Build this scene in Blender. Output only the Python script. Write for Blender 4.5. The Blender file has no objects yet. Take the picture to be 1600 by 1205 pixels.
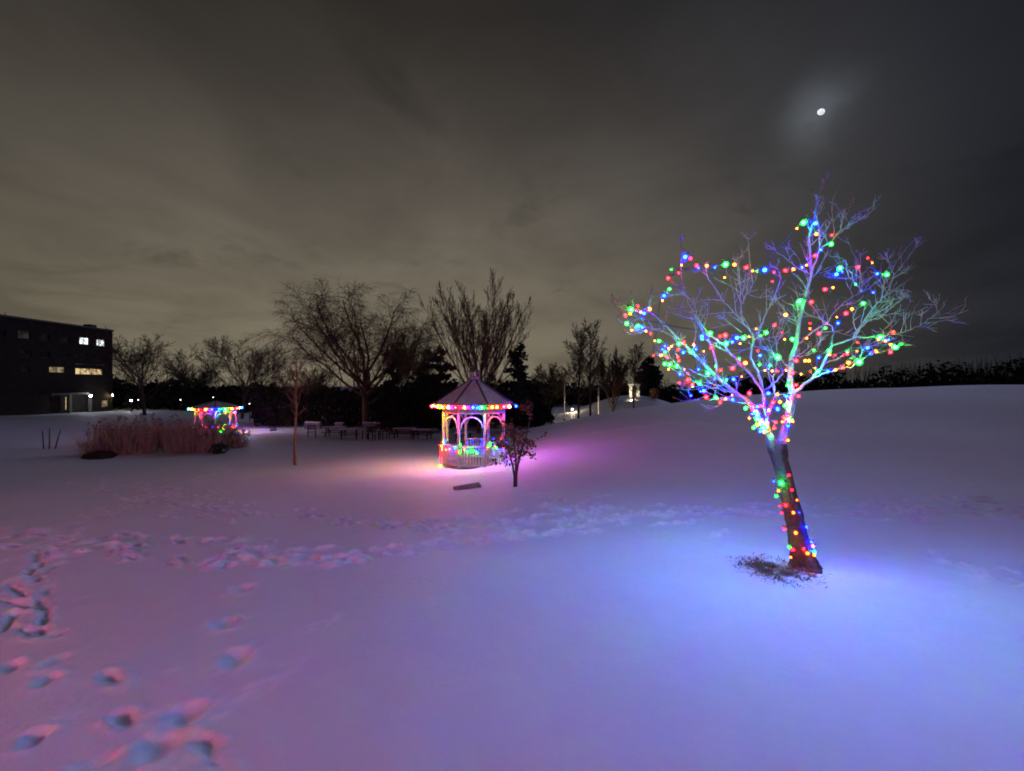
import bpy, bmesh, math, random
import numpy as np
from mathutils import Vector, Matrix, Quaternion, noise as mnoise

# ------------------------------------------------------------------ camera, sky, moonlight
scene = bpy.context.scene
C = scene.collection
F, CX, CY, CAMZ = 650.0, 800.0, 602.5, 1.6        # focal length in pixels of the 1600 px wide picture

cam_d = bpy.data.cameras.new('camera')
cam_d.sensor_width = 36.0
cam_d.sensor_fit = 'HORIZONTAL'
cam_d.lens = 36.0 * F / 1600.0
cam_d.clip_start = 0.05
cam_d.clip_end = 4000.0
cam = bpy.data.objects.new('camera', cam_d)
C.objects.link(cam)
cam.location = (0, 0, CAMZ)
cam.rotation_euler = (math.radians(90), 0, 0)
scene.camera = cam

MOON = Vector((0.743, 1.0, 0.658)).normalized()

world = bpy.data.worlds.new('World')
scene.world = world
world.use_nodes = True
wt = world.node_tree
for n in list(wt.nodes):
    wt.nodes.remove(n)


class NT:
    """tiny helper to write node graphs"""
    def __init__(self, tree):
        self.t = tree

    def n(self, kind, **kw):
        nd = self.t.nodes.new(kind)
        for k, v in kw.items():
            setattr(nd, k, v)
        return nd

    def link(self, a, b):
        self.t.links.new(a, b)

    def val(self, sock, v):
        if hasattr(v, 'bl_idname') and hasattr(v, 'links'):
            self.link(v, sock)
        else:
            sock.default_value = v

    def math(self, op, a, b=0.0, c=0.0, clamp=False):
        nd = self.n('ShaderNodeMath', operation=op, use_clamp=clamp)
        self.val(nd.inputs[0], a)
        self.val(nd.inputs[1], b)
        self.val(nd.inputs[2], c)
        return nd.outputs[0]

    def mix(self, fac, a, b, blend='MIX'):
        nd = self.n('ShaderNodeMix', data_type='RGBA', blend_type=blend)
        self.val(nd.inputs[0], fac)
        self.val(nd.inputs[6], a if not isinstance(a, tuple) else (*a, 1)[:4])
        self.val(nd.inputs[7], b if not isinstance(b, tuple) else (*b, 1)[:4])
        return nd.outputs[2]

    def noise(self, vec, scale, detail=4.0, rough=0.5, dist=0.0):
        nd = self.n('ShaderNodeTexNoise')
        nd.inputs['Scale'].default_value = scale
        nd.inputs['Detail'].default_value = detail
        nd.inputs['Roughness'].default_value = rough
        nd.inputs['Distortion'].default_value = dist
        if vec is not None:
            self.link(vec, nd.inputs['Vector'])
        return nd.outputs['Fac']

    def ramp(self, fac, stops):
        nd = self.n('ShaderNodeValToRGB')
        el = nd.color_ramp.elements
        while len(el) < len(stops):
            el.new(0.5)
        for e, (p, c) in zip(el, stops):
            e.position = p
            e.color = (*c, 1) if len(c) == 3 else c
        self.link(fac, nd.inputs[0])
        return nd.outputs[0]

    def maprange(self, v, a, b, c, d, smooth=True):
        nd = self.n('ShaderNodeMapRange', interpolation_type='SMOOTHSTEP' if smooth else 'LINEAR')
        self.val(nd.inputs[0], v)
        for i, x in zip((1, 2, 3, 4), (a, b, c, d)):
            nd.inputs[i].default_value = x
        return nd.outputs[0]


# low overcast lit from below by the town: brightest towards the town's horizon, dark overhead and away from it
g = NT(wt)
tc = g.n('ShaderNodeTexCoord')
dirv = tc.outputs['Generated']
sep = g.n('ShaderNodeSeparateXYZ')
g.link(dirv, sep.inputs[0])
elev = g.math('MAXIMUM', sep.outputs[2], 0.0)
az = g.n('ShaderNodeVectorMath', operation='DOT_PRODUCT')
g.link(dirv, az.inputs[0])
az.inputs[1].default_value = (-0.75, 0.66, 0.0)
glow = g.ramp(elev, [(0.0, (0.178, 0.152, 0.104)), (0.16, (0.150, 0.130, 0.093)), (0.34, (0.116, 0.101, 0.080)),
                     (0.52, (0.064, 0.055, 0.046)), (0.66, (0.033, 0.0285, 0.0245)), (1.0, (0.026, 0.0225, 0.020))])
away = g.mix(1.0, (0.019, 0.0205, 0.027), (0.019, 0.0205, 0.027))
azf = g.maprange(az.outputs['Value'], -0.22, 0.76, 0.0, 1.0)
sky = g.mix(azf, away, glow)
# clouds: a flat layer seen from below (direction divided by height)
den = g.math('ADD', elev, 0.16)
inv = g.math('DIVIDE', 1.0, den)
cv = g.n('ShaderNodeVectorMath', operation='SCALE')
g.link(dirv, cv.inputs[0])
g.link(inv, cv.inputs['Scale'])
mp = g.n('ShaderNodeMapping')
g.link(cv.outputs[0], mp.inputs[0])
mp.inputs['Scale'].default_value = (0.9, 0.8, 0.15)
mp.inputs['Location'].default_value = (1.7, 0.4, 0.0)
c1 = g.noise(mp.outputs[0], 0.9, 5.0, 0.55, 0.6)
c2 = g.noise(mp.outputs[0], 2.3, 6.0, 0.6, 0.3)
cl = g.math('ADD', g.math('MULTIPLY', c1, 0.65), g.math('MULTIPLY', c2, 0.35))
clf = g.maprange(cl, 0.32, 0.62, 0.76, 1.12)
sky = g.mix(1.0, sky, clf, 'MULTIPLY')
mp2 = g.n('ShaderNodeMapping')
g.link(cv.outputs[0], mp2.inputs[0])
mp2.inputs['Scale'].default_value = (1.0, 1.0, 0.2)
mp2.inputs['Location'].default_value = (0.35, 2.1, 0.0)
c3 = g.noise(mp2.outputs[0], 1.5, 5.0, 0.6, 0.5)
sky = g.mix(1.0, sky, g.maprange(c3, 0.56, 0.74, 1.0, 0.70), 'MULTIPLY')
# thin cloud in front of the moon, lit by it
md = g.n('ShaderNodeVectorMath', operation='DOT_PRODUCT')
g.link(dirv, md.inputs[0])
md.inputs[1].default_value = MOON
ang = g.math('ARCCOSINE', g.math('MINIMUM', md.outputs['Value'], 1.0))
cor = g.math('EXPONENT', g.math('MULTIPLY', g.math('POWER', g.math('DIVIDE', ang, 0.047), 2.0), -1.0))
mn = g.noise(dirv, 7.0, 4.0, 0.55, 0.4)
cor = g.math('MULTIPLY', cor, g.maprange(mn, 0.35, 0.65, 0.25, 1.0))
cor2 = g.math('EXPONENT', g.math('MULTIPLY', g.math('DIVIDE', ang, 0.17), -1.0))
sky = g.mix(1.0, sky, g.mix(cor, (0, 0, 0), (0.060, 0.072, 0.084)), 'ADD')
sky = g.mix(1.0, sky, g.mix(cor2, (0, 0, 0), (0.012, 0.013, 0.015)), 'ADD')
fall = g.maprange(sep.outputs[1], 0.42, 0.88, 0.52, 1.0)
sky = g.mix(1.0, sky, fall, 'MULTIPLY')
bg = g.n('ShaderNodeBackground')
g.link(sky, bg.inputs[0])
bg.inputs[1].default_value = 1.12
wo = g.n('ShaderNodeOutputWorld')
g.link(bg.outputs[0], wo.inputs[0])

moonlight_d = bpy.data.lights.new('moonlight', 'SUN')
moonlight_d.energy = 0.42
moonlight_d.color = (0.52, 0.55, 1.0)
moonlight_d.angle = math.radians(40)
moonlight = bpy.data.objects.new('moonlight', moonlight_d)
C.objects.link(moonlight)
moonlight.rotation_euler = MOON.to_track_quat('Z', 'Y').to_euler()
moonlight.location = MOON * 60

scene.view_settings.view_transform = 'Standard'
scene.view_settings.look = 'None'
scene.view_settings.exposure = 0.0
scene.view_settings.gamma = 1.0
scene.view_settings.use_curve_mapping = False
scene.cycles.use_denoising = True
scene.cycles.use_light_tree = True
scene.cycles.max_bounces = 5
scene.cycles.diffuse_bounces = 3
scene.cycles.glossy_bounces = 2
scene.cycles.transparent_max_bounces = 12
scene.cycles.sample_clamp_indirect = 3.0
scene.cycles.caustics_reflective = False
scene.cycles.caustics_refractive = False
scene.cycles.filter_width = 1.9

# ------------------------------------------------------------------ helpers
MATS = {}


def principled(name, col, rough=0.7, var=0.25, scale=8.0, bump=0.0, bump_scale=40.0, spec=0.3, col2=None, metallic=0.0, coord='Object'):
    m = bpy.data.materials.new(name)
    m.use_nodes = True
    t = NT(m.node_tree)
    b = m.node_tree.nodes['Principled BSDF']
    b.inputs['Roughness'].default_value = rough
    b.inputs['Specular IOR Level'].default_value = spec
    b.inputs['Metallic'].default_value = metallic
    tcn = t.n('ShaderNodeTexCoord')
    nz = t.noise(tcn.outputs[coord], scale, 5.0, 0.6)
    c2 = col2 or tuple(c * (1 - var) for c in col)
    c1 = col if col2 else tuple(min(1, c * (1 + var)) for c in col)
    cr = t.ramp(nz, [(0.3, c2), (0.7, c1)])
    t.link(cr, b.inputs['Base Color'])
    if bump:
        bn = t.n('ShaderNodeBump')
        bn.inputs['Strength'].default_value = bump
        bn.inputs['Distance'].default_value = 0.02
        t.link(t.noise(tcn.outputs[coord], bump_scale, 5.0, 0.65), bn.inputs['Height'])
        t.link(bn.outputs[0], b.inputs['Normal'])
    MATS[name] = m
    return m


def emission(name, col, strength, sampled=True):
    m = bpy.data.materials.new(name)
    m.use_nodes = True
    nt = m.node_tree
    nt.nodes.clear()
    t = NT(nt)
    e = t.n('ShaderNodeEmission')
    e.inputs[0].default_value = (*col, 1)
    e.inputs[1].default_value = strength
    o = t.n('ShaderNodeOutputMaterial')
    t.link(e.outputs[0], o.inputs[0])
    m.cycles.emission_sampling = 'FRONT' if sampled else 'NONE'
    MATS[name] = m
    return m


class MB:
    """collects polygons, then becomes one mesh object"""
    def __init__(self):
        self.v, self.f, self.m = [], [], []

    def add(self, verts, faces, mi=0):
        o = len(self.v)
        self.v.extend(verts)
        self.f.extend([tuple(i + o for i in f) for f in faces])
        self.m.extend([mi] * len(faces))

    def box(self, lo, hi, mi=0, mat=None):
        x0, y0, z0 = lo
        x1, y1, z1 = hi
        vs = [(x0, y0, z0), (x1, y0, z0), (x1, y1, z0), (x0, y1, z0), (x0, y0, z1), (x1, y0, z1), (x1, y1, z1), (x0, y1, z1)]
        if mat is not None:
            vs = [tuple(mat @ Vector(p)) for p in vs]
        self.add(vs, [(0, 3, 2, 1), (4, 5, 6, 7), (0, 1, 5, 4), (1, 2, 6, 5), (2, 3, 7, 6), (3, 0, 4, 7)], mi)

    def beam(self, a, b, w, h, mi=0, up=Vector((0, 0, 1))):
        a, b = Vector(a), Vector(b)
        d = (b - a)
        L = d.length
        d.normalize()
        s = d.cross(up)
        if s.length < 1e-4:
            s = d.cross(Vector((1, 0, 0)))
        s.normalize()
        u = s.cross(d)
        M = Matrix((s, d, u)).transposed().to_4x4()
        M.translation = a
        self.box((-w / 2, 0, -h / 2), (w / 2, L, h / 2), mi, M)

    def tube(self, pts, radii, sides=5, mi=0, cap=True, precise=False):
        n = len(pts)
        d = (pts[-1] - pts[0])
        if d.length < 1e-6:
            return
        d.normalize()
        ref = Vector((0, 0, 1)) if abs(d.z) < 0.8 else Vector((1, 0, 0))
        o = len(self.v)
        cs = [(math.cos(2 * math.pi * k / sides), math.sin(2 * math.pi * k / sides)) for k in range(sides)]
        s = d.cross(ref).normalized()
        u = s.cross(d)
        for i, p in enumerate(pts):
            if precise:
                t = (pts[min(i + 1, n - 1)] - pts[max(i - 1, 0)]).normalized()
                s = (s - t * s.dot(t)).normalized()
                u = s.cross(t)
            r = radii[i]
            for c, q in cs:
                self.v.append((p.x + (s.x * c + u.x * q) * r, p.y + (s.y * c + u.y * q) * r, p.z + (s.z * c + u.z * q) * r))
        for i in range(n - 1):
            b = o + i * sides
            for k in range(sides):
                k2 = (k + 1) % sides
                self.f.append((b + k, b + k2, b + sides + k2, b + sides + k))
                self.m.append(mi)
        if cap:
            self.f.append(tuple(o + (n - 1) * sides + k for k in range(sides)))
            self.m.append(mi)
            self.f.append(tuple(o + k for k in reversed(range(sides))))
            self.m.append(mi)

    def lathe(self, prof, sides=16, mi=0, origin=(0, 0, 0)):
        o = len(self.v)
        for r, z in prof:
            for k in range(sides):
                a = 2 * math.pi * k / sides
                self.v.append((origin[0] + r * math.cos(a), origin[1] + r * math.sin(a), origin[2] + z))
        for i in range(len(prof) - 1):
            for k in range(sides):
                k2 = (k + 1) % sides
                self.f.append((o + i * sides + k, o + i * sides + k2, o + (i + 1) * sides + k2, o + (i + 1) * sides + k))
                self.m.append(mi)

    def mesh(self, name, mats, smooth=False):
        me = bpy.data.meshes.new(name)
        me.from_pydata([tuple(v) for v in self.v], [], self.f)
        for mt in (mats if isinstance(mats, (list, tuple)) else [mats]):
            me.materials.append(mt)
        if any(self.m):
            me.polygons.foreach_set('material_index', self.m)
        if smooth:
            me.polygons.foreach_set('use_smooth', [True] * len(me.polygons))
        me.update()
        return me

    def build(self, name, mats, parent=None, smooth=False, bevel=0.0):
        o = bpy.data.objects.new(name, self.mesh(name, mats, smooth))
        C.objects.link(o)
        if parent is not None:
            o.parent = parent
        if bevel:
            md_ = o.modifiers.new('bevel', 'BEVEL')
            md_.width = bevel
            md_.segments = 2
        return o


def tag(o, label=None, cat=None, group=None, kind=None):
    if label:
        o['label'] = label
    if cat:
        o['category'] = cat
    if group:
        o['group'] = group
    if kind:
        o['kind'] = kind
    return o


def empty(name, loc, rz=0.0, label=None, cat=None, group=None):
    o = bpy.data.objects.new(name, None)
    o.empty_display_size = 0.3
    C.objects.link(o)
    o.location = loc
    o.rotation_euler = (0, 0, rz)
    return tag(o, label, cat, group)


def inst(name, me, parent=None, loc=(0, 0, 0), rot=(0, 0, 0), sc=(1, 1, 1)):
    o = bpy.data.objects.new(name, me)
    C.objects.link(o)
    o.parent = parent
    o.location = loc
    o.rotation_euler = rot
    o.scale = sc
    return o


def copy_tree(o, parent=None):
    c = o.copy()
    C.objects.link(c)
    c.parent = parent
    for ch in list(o.children):
        copy_tree(ch, c)
    return c


# ------------------------------------------------------------------ terrain
def sstep(a, b, x):
    t = np.clip((x - a) / (b - a), 0, 1)
    return t * t * (3 - 2 * t)


def terrain(x, y):
    x = np.asarray(x, float)
    y = np.asarray(y, float)
    base = -3.1 * np.tanh(np.maximum(y, -30) / 26.0)
    base = np.where(y < 0, base * 0.5, base)
    # the broad hill on the right, its crest about 28 m out, falling away behind
    xx = np.maximum(x + 2.2 + 0.6 * np.sin(y * 0.23), 0)
    R = 2.75 * (1 - np.exp(-(xx ** 1.25) / 13.0)) + 0.042 * np.clip(x, 0, 60)
    S = sstep(3.5, 28, y) * (1 - 0.92 * sstep(29, 46, y))
    z = base + R * S
    # knoll beyond it
    z = z + 3.1 * np.exp(-(((x - 17.5) / 7.5) ** 2 + ((y - 60) / 9.0) ** 2))
    z = z + 1.15 * sstep(-28, -56, x) * sstep(20, 45, y)
    # soft natural undulation
    z = z + 0.05 * np.sin(x * 0.55 + 0.4 * y) * np.sin(y * 0.37 - 0.3 * x + 1.0) * sstep(2, 9, np.hypot(x, y))
    z = z + 0.14 * np.sin(x * 0.16 + 1.3) * np.sin(y * 0.13 + 0.5) * sstep(8, 30, np.hypot(x, y))
    z = z + 1.6 * sstep(65, 130, y)
    return z


def gz(x, y):
    return float(terrain(x, y))


def hit(px, py, tmax=220.0):
    """ground point under a picture position (where a thing stands on the snow)"""
    dx, dz = (px - CX) / F, (CY - py) / F
    ts = np.concatenate([np.arange(1.0, 30, 0.02), np.arange(30, tmax, 0.1)])
    d = CAMZ + dz * ts - terrain(dx * ts, ts)
    i = np.argmax(d < 0)
    t = ts[i] if d[i] < 0 else tmax
    return Vector((dx * t, t, gz(dx * t, t)))


def at(px, py, d):
    return Vector(((px - CX) / F * d, d, CAMZ + (CY - py) / F * d))


def on(px, d):
    x = (px - CX) / F * d
    return Vector((x, d, gz(x, d)))


def axis(segs):
    out = [segs[0][0]]
    for a, b, s0, s1 in segs:
        x = a
        n = max(1, int(round((b - a) / (0.5 * (s0 + s1)))))
        w = np.linspace(s0, s1, n)
        w = w / w.sum() * (b - a)
        for k in w:
            x += k
            out.append(x)
    return np.array(out)


XS = axis([(-600, -120, 60, 12), (-120, -40, 8, 1.2), (-40, -14, 1.0, 0.16), (-14, -6, 0.13, 0.05), (-6, 4.5, 0.034, 0.034),
           (4.5, 14, 0.05, 0.12), (14, 45, 0.16, 1.2), (45, 120, 1.5, 8), (120, 600, 12, 60)])
YS = axis([(-300, -20, 50, 4), (-20, 0, 3, 0.3), (0, 1.3, 0.2, 0.03), (1.3, 4, 0.02, 0.024), (4, 8, 0.026, 0.035), (8, 14, 0.04, 0.06),
           (14, 32, 0.08, 0.25), (32, 75, 0.3, 1.2), (75, 160, 2, 10), (160, 900, 15, 90)])
GX, GY = np.meshgrid(XS, YS)
GZ = terrain(GX, GY)
rngn = np.random.default_rng(5)
# wind ripples and softly uneven crust near the camera
near = 1 - sstep(9, 22, np.hypot(GX, GY))
GZ += near * (0.008 * np.sin(GX * 3.1 + GY * 1.3 + 1.5 * np.sin(GY * 0.9)) + 0.004 * np.sin(GX * 1.2 - GY * 4.2 + 2 * np.sin(GX * 0.7)))

_t = hit(1258, 884)
GZ -= 0.045 * np.exp(-(((GX - _t.x) / 0.30) ** 2 + ((GY - _t.y) / 0.30) ** 2))
G0 = GZ.copy()
CH = np.zeros_like(GZ)


def crust(x, y):
    """cheap broken noise for churned snow"""
    s = np.zeros_like(x)
    for i, (fx, fy, ph) in enumerate([(17, 9, .3), (-11, 19, 1.7), (29, -23, 2.9), (37, 31, .8), (-43, 27, 4.1)]):
        s += np.sin(x * fx + y * fy + ph + 1.3 * np.sin(x * fy * .5 - y * fx * .4)) / (1 + .35 * i)
    return s / 2.6


def stamp(x, y, a, L, W, depth, rim=0.5, rough=0.3, drag=0.0, churn=0.35):
    """a boot hole: a trodden hollow with a pushed-up rim and crumbs, optionally a drag mark behind it"""
    R = L * (2.0 + drag)
    i0, i1 = np.searchsorted(XS, [x - R, x + R])
    j0, j1 = np.searchsorted(YS, [y - R, y + R])
    if i1 - i0 < 1 or j1 - j0 < 1:
        return
    X = GX[j0:j1, i0:i1] - x
    Y = GY[j0:j1, i0:i1] - y
    u = X * math.cos(a) + Y * math.sin(a)
    v = -X * math.sin(a) + Y * math.cos(a)
    n = crust(X + x, Y + y)
    n0 = np.sin(u * 21 + 3 * np.sin(v * 17 + x * 9) + y * 13) * np.cos(v * 19 + x * 7)
    uu = np.where(u < 0, u / (1 + drag), u)
    # boot outline: rounded toe, slight waist
    wv = W / 2 * (1 - 0.16 * np.cos(np.clip(uu / (L / 2), -1, 1) * 3.6 + 0.6)) * (1 + 0.18 * n0)
    r = np.sqrt((uu / (L / 2)) ** 2 + (v / wv) ** 2) * (1 + 0.10 * n + 0.10 * n0)
    hol = -depth * (1 - sstep(0.30, 1.12, r)) * (0.85 + 0.25 * np.clip(uu / (L / 2), -1, 1))
    hol *= 1 + rough * (0.30 * n + 0.25 * n0)
    ring = rim * depth * np.exp(-((r - 1.22) / 0.22) ** 2) * (0.45 + rough * (0.75 * n + 0.5 * n0))
    # crumbs kicked out ahead of the boot
    ring = ring + rim * depth * 0.8 * np.exp(-((r - 1.55) / 0.35) ** 2) * np.maximum(0, n * n0) * (u > -0.1)
    GZ[j0:j1, i0:i1] += hol + ring
    if churn:
        c_ = np.clip(np.exp(-((r - 0.9) / 0.75) ** 2) * (0.55 + 0.9 * n + 0.7 * n0), 0, 1)
        CH[j0:j1, i0:i1] = np.maximum(CH[j0:j1, i0:i1], c_ * churn)


def trail(pixels, step, side, L, W, depth, jit=0.06, seed=0, rim=0.5, dens=1.0):
    r = random.Random(seed)
    P = [hit(*p) for p in pixels]
    acc, sgn = 0.0, 1
    for a, b in zip(P[:-1], P[1:]):
        d = Vector((b.x - a.x, b.y - a.y))
        Ls = d.length
        d.normalize()
        ang = math.atan2(d.y, d.x)
        t = acc
        while t < Ls:
            if r.random() < dens:
                px_ = a.x + d.x * t - d.y * side * sgn + r.gauss(0, jit)
                py_ = a.y + d.y * t + d.x * side * sgn + r.gauss(0, jit)
                k = r.uniform(0.75, 1.25)
                stamp(px_, py_, ang + r.gauss(0, 0.3), L * k, W * k, depth * r.uniform(0.6, 1.25), rim, 0.9, r.choice([0, 0, 0.4, 0.9]), 1.0)
            sgn = -sgn
            t += step * r.uniform(0.8, 1.2)
        acc = t - Ls


# prints in the foreground, one by one
for (px_, py_, deg, L, W, dep, rim, drag) in [
    (377, 922, 118, 0.30, 0.24, 0.075, .4, 0), (349, 975, 112, 0.28, 0.24, 0.07, .4, 0), (368, 1030, 116, 0.36, 0.24, 0.085, .4, 0),
    (285, 1120, 112, 0.30, 0.24, 0.085, .45, 0), (248, 1170, 108, 0.30, 0.25, 0.09, .45, 0), (318, 1158, 150, 0.24, 0.13, 0.07, .7, .3),
    (54, 1155, 125, 0.18, 0.15, 0.08, .6, .2), (73, 1066, 128, 0.20, 0.16, 0.075, .6, .2), (18, 1046, 128, 0.22, 0.16, 0.08, .6, .1),
    (84, 1036, 100, 0.24, 0.15, 0.055, .7, .2), (172, 1060, 150, 0.26, 0.14, 0.06, .9, .3), (192, 1124, 150, 0.22, 0.14, 0.07, .9, .3),
    (140, 1196, 60, 0.24, 0.14, 0.06, .8, .3), (52, 985, 120, 0.22, 0.15, 0.065, .7, .2), (88, 992, 140, 0.2, 0.14, 0.06, .7, .2),
    (20, 962, 125, 0.22, 0.15, 0.065, .6, .2), (510, 970, 70, 0.24, 0.12, 0.022, .8, .3), (398, 1085, 62, 0.4, 0.09, 0.018, .7, .4),
    (354, 886, 118, 0.30, 0.22, 0.065, .7, .1), (442, 1046, 60, 0.30, 0.07, 0.014, .8, .3), (330, 1185, 150, 0.3, 0.09, 0.035, .7, .3),
    (110, 1120, 60, 0.2, 0.08, 0.02, .8, .3), (240, 1060, 60, 0.2, 0.06, 0.012, .8, .3), (150, 930, 70, 0.2, 0.07, 0.012, .8, .3),
]:
    p_ = hit(px_, py_)
    stamp(p_.x, p_.y, math.radians(deg), L * .9, W * .92, dep * 0.52, rim, 0.6, drag, 0.7)
# the double trench by the picture's edge
trail([(62, 862), (48, 910), (24, 968), (40, 990)], 0.40, 0.03, 0.50, 0.11, 0.042, 0.02, 3)
trail([(75, 868), (66, 920), (60, 965), (95, 1000)], 0.42, 0.02, 0.50, 0.10, 0.04, 0.02, 4)
# tracks across the middle distance
T = [([(0, 828), (130, 842), (270, 872), (390, 884), (480, 876), (600, 866), (720, 850), (850, 832), (1000, 815)], .27, .13, 1),
     ([(150, 834), (250, 842), (330, 850), (400, 846)], .34, .10, 2),
     ([(330, 880), (380, 862), (400, 850), (420, 838)], .22, .16, 31),
     ([(390, 884), (480, 870), (580, 862), (660, 850)], .26, .22, 3),
     ([(80, 835), (160, 800), (250, 770), (330, 745), (350, 725)], .34, .22, 4),
     ([(260, 775), (360, 800), (470, 805), (600, 820), (740, 830)], .36, .15, 5),
     ([(180, 760), (300, 800), (370, 815)], .34, .3, 6), ([(200, 778), (330, 785), (380, 800)], .36, .3, 7),
     ([(130, 752), (240, 765), (350, 775)], .4, .3, 8),
     ([(0, 845), (60, 850), (120, 860), (20, 870)], .3, .2, 9),
     ([(620, 822), (720, 818), (820, 812), (980, 800), (1100, 797), (1215, 795)], .32, .18, 10),
     ([(760, 830), (850, 812), (930, 800), (1010, 805)], .3, .26, 11), ([(820, 800), (900, 790), (960, 806)], .33, .28, 12),
     ([(700, 845), (800, 838), (900, 826)], .33, .14, 13), ([(860, 780), (900, 800), (960, 812)], .35, .2, 14),
     ([(1010, 812), (1100, 804), (1200, 806)], .34, .14, 15),
     ([(1250, 800), (1330, 805), (1400, 808), (1500, 803), (1600, 806)], .34, .2, 16),
     ([(1250, 790), (1350, 788), (1450, 786), (1570, 774)], .4, .14, 17), ([(1380, 796), (1450, 800), (1600, 790)], .36, .2, 18),
     ([(1430, 862), (1520, 890), (1600, 925)], .33, .16, 19),
     ([(1060, 820), (1110, 816)], .3, .2, 20)]
for pts_, st_, sd_, se_ in T:
    trail(pts_, st_, sd_, 0.30, 0.15, 0.042, 0.11, se_, 1.9, 0.95)
# old ski line up the slope
trail([(858, 688), (960, 672), (1060, 662), (1130, 664)], 0.55, 0.05, 0.8, 0.18, 0.05, 0.05, 21, 0.7)
trail([(800, 780), (930, 770)], 0.6, 0.1, 0.3, 0.15, 0.03, 0.3, 22, 0.7, 0.5)
trail([(520, 716), (600, 706), (690, 712)], 0.5, 0.1, 0.4, 0.2, 0.05, 0.3, 23, 0.7, 0.7)

dev = GZ - G0
fine_n = crust(GX * 2.3 + 5, GY * 2.3) * crust(GX * 1.1, GY * 1.4 + 3)
dev = dev + np.clip(CH, 0, 1) * (0.010 * fine_n + 0.004 * crust(GX * 3.1, GY * 3.1))
GZ = G0 + np.where(dev > 0, 0.050 * np.tanh(dev / 0.050), 0.11 * np.tanh(dev / 0.11))
me = bpy.data.meshes.new('snow_ground')
ny, nx = GX.shape
me.vertices.add(nx * ny)
co = np.stack([GX.ravel(), GY.ravel(), GZ.ravel()], 1).astype(np.float32)
me.vertices.foreach_set('co', co.ravel())
ii = (np.arange(ny - 1)[:, None] * nx + np.arange(nx - 1)[None, :]).ravel()
quads = np.stack([ii, ii + 1, ii + nx + 1, ii + nx], 1).astype(np.int32)
me.loops.add(quads.size)
me.loops.foreach_set('vertex_index', quads.ravel())
me.polygons.add(len(quads))
me.polygons.foreach_set('loop_start', np.arange(0, quads.size, 4, dtype=np.int32))
me.polygons.foreach_set('loop_total', np.full(len(quads), 4, dtype=np.int32))
me.polygons.foreach_set('use_smooth', np.ones(len(quads), dtype=bool))
me.update(calc_edges=True)
att = me.attributes.new('churn', 'FLOAT', 'POINT')
att.data.foreach_set('value', CH.ravel().astype(np.float32))
ground = bpy.data.objects.new('snow_ground', me)
C.objects.link(ground)
tag(ground, 'snow covered lawn with boot tracks rising to a hill', kind='structure')

TREE = hit(1258, 884)          # foot of the lit tree
MULCH = hit(1206, 889)
snow = bpy.data.materials.new('snow')
snow.use_nodes = True
t = NT(snow.node_tree)
b = snow.node_tree.nodes['Principled BSDF']
b.inputs['Roughness'].default_value = 0.62
b.inputs['Specular IOR Level'].default_value = 0.35
gtc = t.n('ShaderNodeTexCoord')
ob = gtc.outputs['Object']
n1 = t.noise(ob, 0.35, 4.0, 0.55)
n2 = t.noise(ob, 3.0, 5.0, 0.6)
scol = t.ramp(t.math('ADD', t.math('MULTIPLY', n1, 0.6), t.math('MULTIPLY', n2, 0.4)), [(0.3, (0.72, 0.722, 0.745)), (0.7, (0.82, 0.822, 0.84))])
# kicked-up powder is fresher and whiter than the old crust
ca = t.n('ShaderNodeAttribute', attribute_name='churn')
scol = t.mix(t.math('MULTIPLY', ca.outputs['Fac'], 1.0), scol, (0.97, 0.97, 0.98))
# thawed litter round the foot of the tree: bare soil in a ragged oval
mpn = t.n('ShaderNodeMapping')
mpn.vector_type = 'POINT'
t.link(ob, mpn.inputs[0])
mpn.inputs['Location'].default_value = (-MULCH.x / 0.52, -(MULCH.y - 0.05) / 0.56, 0)
mpn.inputs['Scale'].default_value = (1 / 0.52, 1 / 0.56, 0.0)
ln = t.n('ShaderNodeVectorMath', operation='LENGTH')
t.link(mpn.outputs[0], ln.inputs[0])
soil = t.math('ADD', ln.outputs['Value'], t.math('MULTIPLY', t.math('SUBTRACT', t.noise(ob, 9.0, 6.0, 0.7), 0.5), 3.2))
soilf = t.maprange(soil, 0.30, 0.75, 0.85, 0.0)
scol = t.mix(soilf, scol, (0.10, 0.075, 0.05))
t.link(scol, b.inputs['Base Color'])
bn1 = t.n('ShaderNodeBump')
bn1.inputs['Strength'].default_value = 0.85
bn1.inputs['Distance'].default_value = 0.012
hsum = t.math('ADD', t.math('MULTIPLY', t.noise(ob, 14.0, 6.0, 0.65), 1.0), t.math('MULTIPLY', t.noise(ob, 90.0, 4.0, 0.7), 0.30))
chh = t.math('MULTIPLY', ca.outputs['Fac'], t.math('ADD', t.noise(ob, 26.0, 6.0, 0.75), t.noise(ob, 55.0, 4.0, 0.7)))
hsum = t.math('ADD', hsum, t.math('MULTIPLY', chh, 0.6))
hsum = t.math('ADD', hsum, t.math('MULTIPLY', t.noise(ob, 3.2, 5.0, 0.6, 0.6), 2.2))
t.link(hsum, bn1.inputs['Height'])
t.link(bn1.outputs[0], b.inputs['Normal'])
me.materials.append(snow)

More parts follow.
